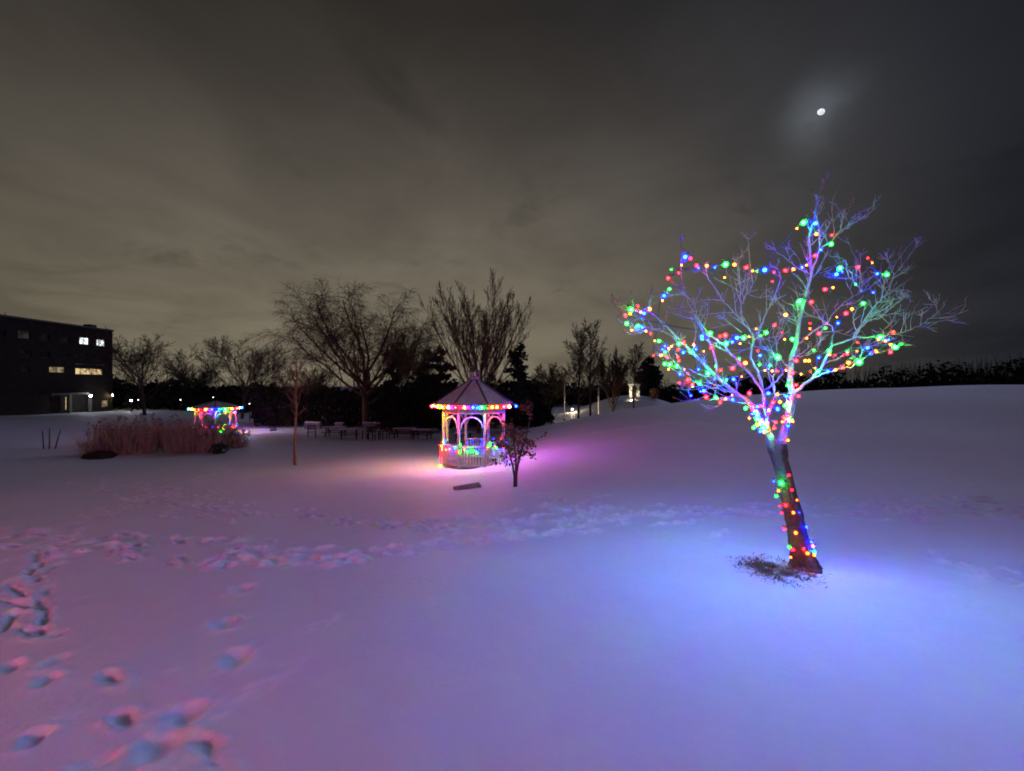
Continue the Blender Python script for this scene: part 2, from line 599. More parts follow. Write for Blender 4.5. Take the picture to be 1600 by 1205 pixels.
# ------------------------------------------------------------------ moon
MATS['moon'] = m = bpy.data.materials.new('moon')
m.use_nodes = True
m.node_tree.nodes.clear()
t = NT(m.node_tree)
e = t.n('ShaderNodeEmission')
tcn = t.n('ShaderNodeTexCoord')
t.link(t.ramp(t.noise(tcn.outputs['Object'], 0.22, 4.0, 0.5), [(0.38, (0.42, 0.46, 0.48)), (0.6, (0.78, 0.82, 0.84))]), e.inputs[0])
e.inputs[1].default_value = 1.5
o_ = t.n('ShaderNodeOutputMaterial')
t.link(e.outputs[0], o_.inputs[0])
bm = bmesh.new()
bmesh.ops.create_icosphere(bm, subdivisions=4, radius=5.4)
mm = bpy.data.meshes.new('moon')
bm.to_mesh(mm)
bm.free()
mm.materials.append(m)
mm.polygons.foreach_set('use_smooth', [True] * len(mm.polygons))
moon = inst('moon', mm, None, tuple(MOON * 1000 + Vector((0, 0, CAMZ))), (0.2, 0.5, 0), (1.0, 1.0, 0.82))
tag(moon, 'small pale nearly full moon behind thin cloud', 'moon')

# ------------------------------------------------------------------ materials
BARK = principled('bark', (0.085, 0.065, 0.052), 0.9, 0.45, 22.0, 0.9, 45.0)
LIMB = principled('lit_limb_bark', (0.26, 0.23, 0.21), 0.75, 0.3, 18.0, 0.4, 60.0)  # same bark as the trunk, paler: the bulbs' light put into the colour
FARBARK = principled('winter_bark', (0.085, 0.06, 0.045), 0.9, 0.3, 1.5)
FARBARK2 = principled('willow_bark', (0.13, 0.08, 0.045), 0.9, 0.3, 1.5)
PALEBARK = principled('sapling_bark', (0.24, 0.15, 0.10), 0.85, 0.3, 12.0, 0.4, 60.0)
NEEDLE = principled('needles', (0.022, 0.038, 0.026), 0.8, 0.4, 2.0)
SPRUCE = principled('spruce_needles', (0.025, 0.045, 0.048), 0.8, 0.4, 2.0)
WOODS = principled('wood_mass', (0.018, 0.016, 0.014), 0.95, 0.4, 0.3)
DRYLEAF = principled('dry_leaves', (0.20, 0.095, 0.055), 0.7, 0.45, 6.0)
REED = principled('dry_reed', (0.56, 0.42, 0.34), 0.8, 0.35, 3.0)
PLUME = principled('reed_plume', (0.42, 0.32, 0.27), 0.9, 0.25, 6.0)
SOILM = principled('bare_soil', (0.045, 0.032, 0.025), 0.95, 0.4, 8.0, 0.8, 30.0)
LITTER = principled('litter', (0.12, 0.08, 0.04), 0.85, 0.55, 14.0)
WHITEPAINT = principled('white_paint', (0.52, 0.49, 0.47), 0.6, 0.25, 6.0, 0.15, 50.0)
ROOFSNOW = principled('thin_roof_snow', (0.87, 0.87, 0.89), 0.75, 0.22, 2.2, 0.4, 14.0)
FASCIA = principled('weathered_fascia', (0.07, 0.055, 0.05), 0.8, 0.25, 5.0, 0.2, 40.0)
RIBM = principled('roof_rib', (0.13, 0.12, 0.12), 0.7, 0.25, 6.0)
DECK = principled('deck_boards', (0.20, 0.16, 0.13), 0.8, 0.3, 5.0, 0.3, 40.0)
STONE = principled('grey_stone', (0.22, 0.205, 0.20), 0.85, 0.35, 7.0, 0.8, 25.0)
WALLSTONE = principled('wall_stone', (0.22, 0.205, 0.20), 0.9, 0.3, 3.0, 0.6, 20.0)
SNOWCAP = principled('snow_cap', (0.80, 0.805, 0.83), 0.65, 0.06, 5.0, 0.3, 30.0)
DARKWOOD = principled('dark_timber', (0.055, 0.038, 0.03), 0.8, 0.3, 6.0)
BRICK = principled('brown_brick', (0.022, 0.015, 0.012), 0.9, 0.35, 1.2, 0.5, 20.0)
CONCRETE = principled('concrete_band', (0.12, 0.11, 0.10), 0.85, 0.2, 1.0)
DARKGLASS = principled('dark_glass', (0.02, 0.022, 0.025), 0.08, 0.2, 1.0, spec=0.6)
FRAME = principled('window_frame', (0.10, 0.09, 0.085), 0.5, 0.1, 4.0)
POLEM = principled('pale_pole', (0.72, 0.72, 0.68), 0.5, 0.08, 3.0)
CORDM = principled('green_cord', (0.02, 0.05, 0.028), 0.6, 0.2, 20.0)
SOCKET = principled('bulb_socket', (0.02, 0.045, 0.03), 0.5, 0.2, 20.0)

# ------------------------------------------------------------------ bulbs
# LED light is nearly pure in colour: the emitters are saturated, the tinted shells a little less so
COLS = {'R': (1.0, 0.02, 0.05), 'A': (1.0, 0.22, 0.03), 'G': (0.01, 0.85, 0.30), 'B': (0.012, 0.06, 1.0)}
PURE = {'R': (1.0, 0.0026, 0.0040), 'A': (1.0, 0.060, 0.0030), 'G': (0.0022, 1.0, 0.0042), 'B': (0.0002, 0.0012, 1.0)}
POW = {'R': 210.0, 'A': 190.0, 'G': 480.0, 'B': 2450.0}
POWG = {'R': 430.0, 'A': 460.0, 'G': 700.0, 'B': 1100.0}


def shell_mat(key, strength):
    m = bpy.data.materials.new('bulb_shell_' + key)
    m.use_nodes = True
    m.node_tree.nodes.clear()
    t = NT(m.node_tree)
    e = t.n('ShaderNodeEmission')
    e.inputs[0].default_value = (*COLS[key], 1)
    e.inputs[1].default_value = strength
    tr = t.n('ShaderNodeBsdfTransparent')
    mx = t.n('ShaderNodeMixShader')
    mx.inputs[0].default_value = 0.24
    t.link(tr.outputs[0], mx.inputs[1])
    t.link(e.outputs[0], mx.inputs[2])
    o = t.n('ShaderNodeOutputMaterial')
    t.link(mx.outputs[0], o.inputs[0])
    m.cycles.emission_sampling = 'NONE'
    return m


def ico(r, sub, stretch=1.0, dz=0.0):
    bm = bmesh.new()
    bmesh.ops.create_icosphere(bm, subdivisions=sub, radius=r)
    vs = [(v.co.x, v.co.y, v.co.z * stretch + dz) for v in bm.verts]
    fs = [tuple(v.index for v in f.verts) for f in bm.faces]
    bm.free()
    return vs, fs


def bulb_mesh(key, r, core, power):
    mb = MB()
    vs, fs = ico(core, 1)
    mb.add(vs, fs, 0)
    vs, fs = ico(r, 2, 1.12)
    mb.add(vs, fs, 1)
    mb.lathe([(0.0, r * 1.05), (r * 0.42, r * 1.05), (r * 0.38, r * 1.9), (0.0, r * 1.9)], 6, 2)
    cm = emission('bulb_core_%s_%g_%g' % (key, r, power), PURE[key], power)
    return mb.mesh('bulb', [cm, SHELL[key], SOCKET], True)


SHELL = {k: shell_mat(k, 1.3) for k in COLS}
TREEBULB = {k: bulb_mesh(k, 0.0225, 0.0145, POW[k]) for k in COLS}
EAVEBULB = {k: bulb_mesh(k, 0.064, 0.036, POWG[k] * 3.0) for k in COLS}
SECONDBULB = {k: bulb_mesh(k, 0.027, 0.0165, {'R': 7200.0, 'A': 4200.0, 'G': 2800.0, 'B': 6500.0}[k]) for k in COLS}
TRUNKBULB = {k: bulb_mesh(k, 0.0225, 0.0135, POW[k] * 0.42) for k in COLS}
RAILBULB = {k: bulb_mesh(k, 0.042, 0.020, POWG[k] * 0.5) for k in COLS}


def light_string(name, label, pts, meshes, group, rng, cord_r=0.005, chain=True, sag=0.04):
    """a cord with its bulbs; pts: [(Vector, colour key, scale)]"""
    order = list(range(len(pts)))
    if chain:
        left = set(order[1:])
        order = [0]
        while left:
            c = pts[order[-1]][0]
            k = min(left, key=lambda i: (pts[i][0] - c).length)
            left.remove(k)
            order.append(k)
    mb = MB()
    for a, b_ in zip(order[:-1], order[1:]):
        p, q = pts[a][0], pts[b_][0]
        L = (q - p).length
        if L > 1.0:
            pass
        pl = [p.lerp(q, k / 4) - Vector((0, 0, sag * min(L, .6) * 4 * (k / 4) * (1 - k / 4))) + Vector((0, 0.02, 0.02)) for k in range(5)]
        mb.tube(pl, [cord_r] * 5, 4)
    root = mb.build(name, CORDM)
    tag(root, label, 'string lights', group)
    for i in order:
        p, k, s = pts[i]
        o = inst('bulb', meshes[k], root, tuple(p), (rng.uniform(-1, 1), rng.uniform(-1, 1), rng.uniform(0, 6)), (s ** 1.4,) * 3)
    return root


# ------------------------------------------------------------------ the lit tree
rng = random.Random(11)
TD = TREE.y
M_PX = TD / F                      # metres per picture pixel at the tree


def z5(X, Y):
    return 940 + X * 0.2988, 280 + Y * 0.2988


def z6(X, Y):
    return 1180 + X * 0.2988, 280 + Y * 0.2988


# limbs, read off the photograph: (points, depth gained along the limb in metres, thickness at start and end in pixels)
LIMBS = [
    ([(1211, 702), (1206, 690), (1195, 668), (1180, 640), (1170, 629), (1146, 612), (1122, 591), (1089, 558), (1062, 531), (1039, 507), (1018, 489)], -0.5, 19, 2.0),
    ([(1217, 702), (1223, 684), (1232, 650), (1237, 610), (1234, 597), (1237, 558), (1244, 540), (1249, 501), (1259, 462), (1268, 429), (1264, 370), (1273, 340), (1276, 319), (1286, 287)], 0.15, 19, 1.3),
    ([(1235, 625), (1243, 612), (1270, 591), (1285, 570), (1300, 540), (1332, 528), (1347, 507), (1371, 474), (1386, 459), (1398, 429), (1410, 414), (1434, 380)], -0.35, 10, 1.2),
    ([(1200, 672), (1197, 640), (1191, 609), (1170, 582), (1149, 561), (1131, 540), (1108, 524), (1090, 500), (1083, 475), (1071, 459)], -0.75, 10, 1.3),
    ([(1197, 640), (1192, 610), (1183, 580), (1172, 558), (1178, 528), (1170, 513), (1152, 494), (1131, 471), (1110, 441), (1103, 423)], 0.45, 9, 1.3),
    ([(1122, 591), (1116, 549), (1104, 528), (1083, 489), (1071, 459), (1064, 425), (1064, 378)], 0.5, 6, 1.0),
    ([(1160, 503), (1158, 477), (1166, 462), (1176, 447), (1173, 414), (1169, 374)], 0.2, 5, 1.0),
    ([(1158, 477), (1156, 452), (1155, 429), (1152, 410)], 0.1, 3.5, 1.0),
    ([(1176, 540), (1189, 510), (1200, 485), (1209, 465), (1221, 435), (1214, 420)], 0.5, 5, 1.1),
    ([(1268, 429), (1277, 400), (1282, 370), (1276, 340), (1280, 322)], -0.2, 5, 1.0),
    ([(1332, 528), (1345, 515), (1353, 504), (1377, 495), (1386, 486), (1392, 477)], -0.3, 4, 1.0),
    ([(1300, 540), (1303, 513), (1285, 501), (1270, 480), (1262, 462)], 0.4, 4, 1.0),
    ([(1244, 540), (1261, 525), (1294, 501), (1320, 471), (1347, 456), (1371, 441), (1380, 430)], 0.55, 5, 1.0),
    ([(1347, 456), (1341, 448), (1326, 432), (1320, 408), (1310, 400)], 0.2, 3.5, 0.9),
    ([(1332, 528), (1371, 525), (1407, 520), (1437, 510), (1440, 495)], -0.25, 4, 0.9),
    ([(1437, 510), (1450, 500), (1464, 490), (1464, 476)], -0.1, 2, 0.8),
    ([(1347, 456), (1345, 430), (1344, 402)], 0.1, 3, 0.9),
    ([(1279, 392), (1302, 373), (1314, 358), (1316, 340)], -0.2, 3, 0.9),
    ([(1306, 368), (1325, 356), (1341, 344)], -0.1, 2, 0.8),
    ([(1018, 489), (1000, 487), (975, 484), (960, 474)], -0.15, 2, 0.8),
    ([(1062, 531), (1030, 514), (1004, 518), (985, 522)], 0.2, 3, 0.8),
    ([(1146, 612), (1120, 608), (1095, 602), (1070, 580), (1050, 562), (1036, 556)], 0.25, 5, 0.9),
    ([(1170, 629), (1150, 628), (1125, 622), (1100, 610), (1080, 600)], -0.5, 5, 0.9),
    ([(1237, 575), (1215, 560), (1205, 548), (1190, 540), (1185, 522)], -0.5, 4, 0.9),
    ([(1237, 558), (1260, 556), (1276, 550), (1280, 538)], 0.4, 3, 0.8),
    ([(1248, 505), (1235, 498), (1222, 478), (1212, 470)], -0.3, 3, 0.8),
    ([(1268, 429), (1245, 420), (1230, 405), (1205, 386)], 0.35, 3, 0.8),
    ([(1197, 609), (1215, 596), (1225, 580), (1240, 560), (1262, 545)], -0.75, 5, 1.0),
    ([(1200, 650), (1210, 620), (1208, 590), (1216, 560), (1212, 530), (1224, 505)], 0.7, 7, 1.0),
    ([(1270, 591), (1300, 580), (1330, 572), (1355, 556), (1385, 548), (1400, 540)], -0.6, 5, 0.9),
    ([(1285, 570), (1310, 560), (1330, 545), (1360, 540), (1395, 530)], 0.5, 4, 0.9),
    ([(1131, 471), (1115, 468), (1090, 470), (1070, 462), (1046, 460)], 0.3, 2.5, 0.8),
    ([(1398, 429), (1392, 418), (1388, 405)], 0.1, 1.6, 0.7),
    ([(1386, 459), (1405, 452), (1412, 462)], 0.1, 2, 0.7),
]
tree = empty('lit_tree', TREE - Vector((0, 0, 0.06)), 0, 'leaning bare tree wrapped in coloured fairy lights on the snow', 'tree')
base_inv = Matrix.Translation(-(TREE - Vector((0, 0, 0.06))))


def loc(p):
    return base_inv @ p


# trunk: a leaning bole with a flared, knobbly foot
mb = MB()
tp = [(1261, 900, 21), (1260, 890, 19), (1257, 880, 17), (1254, 868, 15.6), (1250, 850, 14.2), (1244, 825, 13), (1238, 795, 12.2), (1231, 768, 11.4), (1225, 742, 10.8), (1218, 718, 11.2), (1214, 702, 14), (1214, 692, 13), (1214, 688, 6)]
fine = []
for (a, b_) in zip(tp[:-1], tp[1:]):
    for k in range(9):
        fine.append([a[i] + (b_[i] - a[i]) * k / 9 for i in range(3)])
fine.append(list(tp[-1]))
SD = 64
for i, (px_, py_, rp) in enumerate(fine):
    c = loc(at(px_, py_, TD))
    r = rp * M_PX
    for k in range(SD):
        a = 2 * math.pi * k / SD
        nn = mnoise.noise(Vector((math.cos(a) * 2.2, math.sin(a) * 2.2, c.z * 2.5 + 7)))
        n2_ = mnoise.noise(Vector((math.cos(a) * 7, math.sin(a) * 7, c.z * 5 + 3)))
        n3_ = mnoise.noise(Vector((math.cos(a) * 10, math.sin(a) * 10, c.z * 9)))
        fur = abs(mnoise.noise(Vector((math.cos(a + c.z) * 6, math.sin(a + c.z) * 6, c.z * 3.2 + 11))))
        rr = r * (0.94 + 0.11 * nn + 0.08 * n2_ + 0.06 * n3_ + 0.30 * min(fur, .3))
        if c.z < 0.22:
            rr *= 1 + 0.35 * (0.22 - c.z) / 0.22 * (0.4 + max(0, math.sin(a * 4 + 1)))
        mb.v.append((c.x + rr * math.cos(a), c.y + rr * math.sin(a), c.z))
for i in range(len(fine) - 1):
    for k in range(SD):
        k2 = (k + 1) % SD
        mb.f.append((i * SD + k, i * SD + k2, (i + 1) * SD + k2, (i + 1) * SD + k))
        mb.m.append(0)
mb.build('trunk', BARK, tree, True)

limb_pts = []          # world points along every limb (for hanging the lights)
crown_w = MB()
twigs = MB()


def twig(p, d, L, r, depth):
    n = 4
    pts = [p.copy()]
    q = p.copy()
    dd = d.copy()
    for k in range(n):
        dd = (dd + Vector((rng.gauss(0, .22), rng.gauss(0, .22), rng.gauss(0.10, .2)))).normalized()
        q = q + dd * (L / n)
        pts.append(q.copy())
    twigs.tube(pts, [max(.0024, r * (1 - .62 * k / n)) for k in range(n + 1)], 4)
    if depth > 0:
        for k in range(rng.randint(1, 3)):
            i = rng.randint(1, n - 1)
            ax = Vector((rng.gauss(0, 1), rng.gauss(0, 1), rng.gauss(0, 1))).normalized()
            nd = (Quaternion(ax, rng.uniform(.5, 1.1)) @ dd).normalized()
            twig(pts[i], nd, L * rng.uniform(.35, .65), r * .68, depth - 1)


depth_at = {}


def limb_depth(p):
    best, bd = TD, 1e9
    for q in depth_at:
        e_ = (q[0] - p[0]) ** 2 + (q[1] - p[1]) ** 2
        if e_ < bd:
            bd, best = e_, depth_at[q]
    return best


for li, (pts2, dd, w0, w1) in enumerate(LIMBS):
    d0 = TD if li < 2 else limb_depth(pts2[0])
    # resample with a little crookedness
    P, Rr = [], []
    n = len(pts2)
    for i in range(n - 1):
        for k in range(4):
            f_ = k / 4
            tt = (i + f_) / (n - 1)
            x_ = pts2[i][0] + (pts2[i + 1][0] - pts2[i][0]) * f_ + (rng.gauss(0, .9) if (i or k) and w0 < 14 else 0)
            y_ = pts2[i][1] + (pts2[i + 1][1] - pts2[i][1]) * f_ + (rng.gauss(0, .9) if (i or k) and w0 < 14 else 0)
            d_ = d0 + dd * tt
            P.append(at(x_, y_, d_))
            Rr.append((w0 + (w1 - w0) * tt ** 0.5) * (0.46 if li < 2 else 0.36) * M_PX)
            if k % 2 == 0:
                depth_at[(x_, y_)] = d_
    P.append(at(pts2[-1][0], pts2[-1][1], d0 + dd))
    depth_at[pts2[-1]] = d0 + dd
    Rr.append(w1 * .5 * M_PX)
    limb_pts += P
    PL = [loc(p) for p in P]
    crown_w.tube(PL, Rr, 8 if w0 > 6 else 6, precise=True)
    # side twigs
    m_ = len(PL)
    for i in range(int(m_ * (.45 if w0 > 8 else .2)), m_ - 1):
        for rep in range(1 if rng.random() < .8 else 2):
            tdir = (PL[i + 1] - PL[i]).normalized()
            ax = Vector((rng.gauss(0, 1), rng.gauss(0, 1), rng.gauss(0, 1)))
            ax = (ax - tdir * ax.dot(tdir)).normalized()
            nd = (Quaternion(ax, rng.uniform(.5, 1.15)) @ tdir + Vector((0, 0, .15))).normalized()
            if rng.random() < .40:
                twig(PL[i], nd, rng.uniform(.18, .46) * (1.0 if i < m_ * .75 else .55), min(Rr[i] * .7, .0075), 1 if rng.random() < .75 else 2)
    tdir = (PL[-1] - PL[-3]).normalized()
    for k in range(3):
        twig(PL[-1], (tdir + Vector((rng.gauss(0, .4), rng.gauss(0, .4), rng.gauss(0, .3)))).normalized(), rng.uniform(.06, .13), Rr[-1], 1)
crown_w.build('limbs', LIMB, tree, True)
twigs.build('crown', LIMB, tree, True)

Z5 = """437,407B1.5 465,415R 418,450A.7 403,490R.8 348,518R1.1 497,452R1.1 550,453A 592,462B.8 648,447G1.5 695,447A1.1 757,462R1.2 790,480A.7 853,475B1.6 902,487R.7 962,477R1.2
1003,472A 1048,462B 355,575G 327,610B1.2 318,635A.8 155,682G1.3 190,662R.7 205,695A.7 222,702B1.1 252,680A 125,712R 150,705A.7 132,755G1.1 190,767G 212,775B 157,790A.8 232,795A.7
257,808R.7 278,845A.6 300,847G 330,873B.8 365,875A.7 318,890B.8 333,905G.8 310,922A.9 342,930R.7 405,862G 432,853R.7 400,892R.8 482,867A.7 427,907B 467,903G1.1 493,890B.7 535,900A.5
400,930R.8 405,950R.8 330,967G1.1 357,970G1.1 393,978G1.1 350,995A.7 433,995A.6 410,1020B 452,1018R.6 507,995B.8 525,823B1.3 567,807G1.2 575,880R1.1 620,822R.8 647,817R1.2 652,860G1.2
683,852B 708,830B1.3 743,830G1.3 770,825A.6 808,783A.7 905,762R1.1 963,710A1.1 1035,640G1.5 860,803G1.1 943,803R.5 957,838A.7 998,838G1.2 922,932G1.5 828,922B1 825,970G.7 752,962A1.1
685,990R1.2 557,1015G1.2 623,1000R.9 653,1050G.7 690,1047B1.1 733,1033A.5 590,1045B.6 590,1075R.6 513,1070G1.1 475,1075R 452,1050R1.1 535,1107B1.1 518,1110B.7 548,1140R1.1 597,1143G1.1
620,1168R.9 648,1150A.8 685,1153B 682,1130A.6 773,1120R1.2 872,1120B1.2 870,997B.7 892,1003A.8 965,1000A.6 998,1013R1.1 1043,1020A.7 1018,950R1.1 1065,950A1 975,1078G1.1 1017,1077R
965,1135B1.1 920,1125A 1030,1135R 752,1198G 790,1187R 815,1190B1.1 835,1187R 897,1167R1.1 933,1165A 960,1185G1.2 975,1168A 920,1200B1.2"""
Z6 = """253,228G1.5 218,258A.7 313,232B1.4 320,288A 400,293R.8 397,340G1.2 343,370B.9 313,400R 443,467G1.4 425,498B1.4 537,460R1.1 590,413R.7 612,438A.6 638,495B1.1 688,500G1.3 617,593B.8 365,577R1.1
407,567A.8 295,643R1.1 565,650G1.1 507,680A 475,703R1.2 427,722A.6 433,753B1 367,780G.8 333,808R1.1 270,832A.7 387,898G1.2 417,922R.6 480,915R 532,900A.6 588,882B1.2 602,915B.8 632,900A.9
653,827G1.3 680,847A 697,840B.9 707,865A.7 722,800R 733,878G1.4 708,905R 543,957G1.6 488,960A 457,985R1.1 420,998A.8 380,1005B1.1 328,1005G1.2 290,1008R.6 313,988A.6 280,950A1.1 332,935B.9 268,450A.7"""
Z7 = """357,145A 408,142B1.2 232,135G 270,145R 270,167B.8 250,190A.7 293,195G1.3 275,243G 295,228A 350,215A 345,205B 328,243G1.3 312,263B1.1 333,268A.8 397,213R 390,245R 433,210A.7 442,187R
470,177R.9 485,200G.8 492,208A.7 465,233B 465,312A.8 370,290G1.2"""
Z7T = """470,505R.9 387,540B.9 428,550G1.5 413,592A 400,622G 487,587R.8 512,643A.9 420,675R.7 452,672R1.2 430,715R.8 495,713A 527,712B.6 445,802R 508,825A1.1 567,792B 595,875B1.1 605,898A 610,915B
612,930G 610,948A 472,903G 492,918R1.1 552,915R 573,938A1.1 480,960A.8"""


def parse(s, fx):
    out = []
    for tok in s.split():
        xy, rest = tok.split(',')
        i = next(k for k, ch in enumerate(rest) if ch in 'RAGB')
        out.append((*fx(float(xy), float(rest[:i])), rest[i], float(rest[i + 1:] or 1)))
    return out


crown_b = parse(Z5, z5) + parse(Z6, z6) + parse(Z7, lambda X, Y: (1100 + X * .2822, 600 + Y * .2822))
trunk_b = parse(Z7T, lambda X, Y: (1100 + X * .2822, 600 + Y * .2822))


def near_limb(px_, py_):
    best, bd = None, 1e9
    for p in limb_pts:
        qx = CX + p.x / p.y * F
        qy = CY - (p.z - CAMZ) / p.y * F
        e_ = (qx - px_) ** 2 + (qy - py_) ** 2
        if e_ < bd:
            bd, best = e_, p
    return best


groups = {'low_left': [], 'high': [], 'right': [], 'fork': [], 'middle': []}
for (x_, y_, k, s) in crown_b:
    q = near_limb(x_, y_)
    p = at(x_, y_, q.y - 0.06)
    if y_ > 612 and 1150 < x_ < 1260:
        groups['fork'].append((p, k, s))
    elif x_ > 1275 and y_ > 440:
        groups['right'].append((p, k, s))
    elif y_ < 440:
        groups['high'].append((p, k, s))
    elif x_ < 1115:
        groups['low_left'].append((p, k, s))
    else:
        groups['middle'].append((p, k, s))
# lights on the far side of the crown, half hidden by limbs
for gname, cnt in (('low_left', 8), ('high', 7), ('right', 8), ('middle', 12)):
    src = list(groups[gname])
    for i in range(cnt):
        p, k, s = rng.choice(src)
        groups[gname].append((p + Vector((rng.uniform(-.12, .12), rng.uniform(.25, .6), rng.uniform(-.1, .1))), rng.choice('RAGB'), .7))
LBL = {'low_left': 'string of coloured bulbs along the low outer branches towards the gazebo', 'high': 'string of coloured bulbs across the top branches under the moon',
       'right': 'string of coloured bulbs on the branches reaching over the hill crest', 'fork': 'tight cluster of coloured bulbs wound round the fork of the trunk',
       'middle': 'string of coloured bulbs through the middle of the bare crown'}
for k, v in groups.items():
    light_string('string_lights', LBL[k], v, TREEBULB, 'fairy lights on the bare tree', rng)
tb = []
for (x_, y_, k, s) in trunk_b:
    # on the bark: find the trunk axis at that height
    ax = min(fine, key=lambda f_: abs(f_[1] - y_))
    off = (x_ - ax[0]) / max(ax[2], 1)
    front = math.sqrt(max(0.0, 1.25 - min(off * off, 1.2))) * ax[2] * M_PX
    if abs(off) > .9:
        front = max(front, .10)
    tb.append((at(x_, y_, TD - front - 0.02), k, s))
for i, y_ in enumerate((720, 745, 772, 795, 812, 840, 858, 872)):
    ax = min(fine, key=lambda f_: abs(f_[1] - y_))
    tb.append((at(ax[0] + rng.uniform(-8, 8), y_, TD + ax[2] * M_PX * 1.25 + .02), 'BRGB'[i % 4], 1.0))
tb.sort(key=lambda q: q[0].z)
light_string('string_lights', 'string of coloured bulbs spiralling up the leaning dark trunk', tb, TRUNKBULB, 'fairy lights on the bare tree', rng, chain=False, sag=0.0)

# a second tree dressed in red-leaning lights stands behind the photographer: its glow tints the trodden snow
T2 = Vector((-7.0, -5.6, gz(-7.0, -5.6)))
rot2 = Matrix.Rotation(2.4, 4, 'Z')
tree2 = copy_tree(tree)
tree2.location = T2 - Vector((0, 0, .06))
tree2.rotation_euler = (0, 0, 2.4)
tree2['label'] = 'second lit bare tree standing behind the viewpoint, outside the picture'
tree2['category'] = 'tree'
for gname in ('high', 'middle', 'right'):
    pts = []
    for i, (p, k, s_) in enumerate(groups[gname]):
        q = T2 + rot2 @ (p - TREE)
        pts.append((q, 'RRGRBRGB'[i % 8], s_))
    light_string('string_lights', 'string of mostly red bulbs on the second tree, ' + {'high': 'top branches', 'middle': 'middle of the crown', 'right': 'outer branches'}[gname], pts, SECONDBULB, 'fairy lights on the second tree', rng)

# grass and leaf litter showing through at its foot
mb = MB()
for i in range(2300):
    a, r = rng.uniform(0, 6.28), abs(rng.gauss(0, .52))
    x_, y_ = MULCH.x + math.cos(a) * r * .46, MULCH.y + math.sin(a) * r * .56 - .06
    if mnoise.noise(Vector((x_ * 6, y_ * 6, 2))) < -.05 or r > 1.15:
        continue
    z_ = gz(x_, y_)
    L = rng.uniform(.03, .10)
    d = Vector((rng.gauss(0, 1), rng.gauss(0, 1), rng.uniform(.0, .45))).normalized() * L
    s_ = d.cross(Vector((0, 0, 1))).normalized() * rng.uniform(.002, .006)
    p = Vector((x_, y_, z_ + .003))
    mid = p + d * .6 + Vector((0, 0, .01))
    mb.add([p - s_, p + s_, mid + s_, mid - s_, p + d], [(0, 1, 2, 3), (3, 2, 4)])
litter = mb.build('leaf_litter', LITTER)
tag(litter, 'dark grass and leaf litter showing through snow under the lit tree', 'leaf litter', kind='stuff')

# ------------------------------------------------------------------ gazebo
GC = Vector(((741.5 - CX) / F * 17.0, 17.0, 0))
GF = hit(712, 734)
GC.y = GF.y + 1.26
GC.x = (741.5 - CX) / F * GC.y
GZ0 = gz(GC.x, GC.y - 1.2)
RP = 1.36            # posts
S8 = [math.radians(-90 + 22.5 + 45 * k) for k in range(8)]


def pol(r, a, z=0.0):
    return Vector((r * math.cos(a), r * math.sin(a), z))


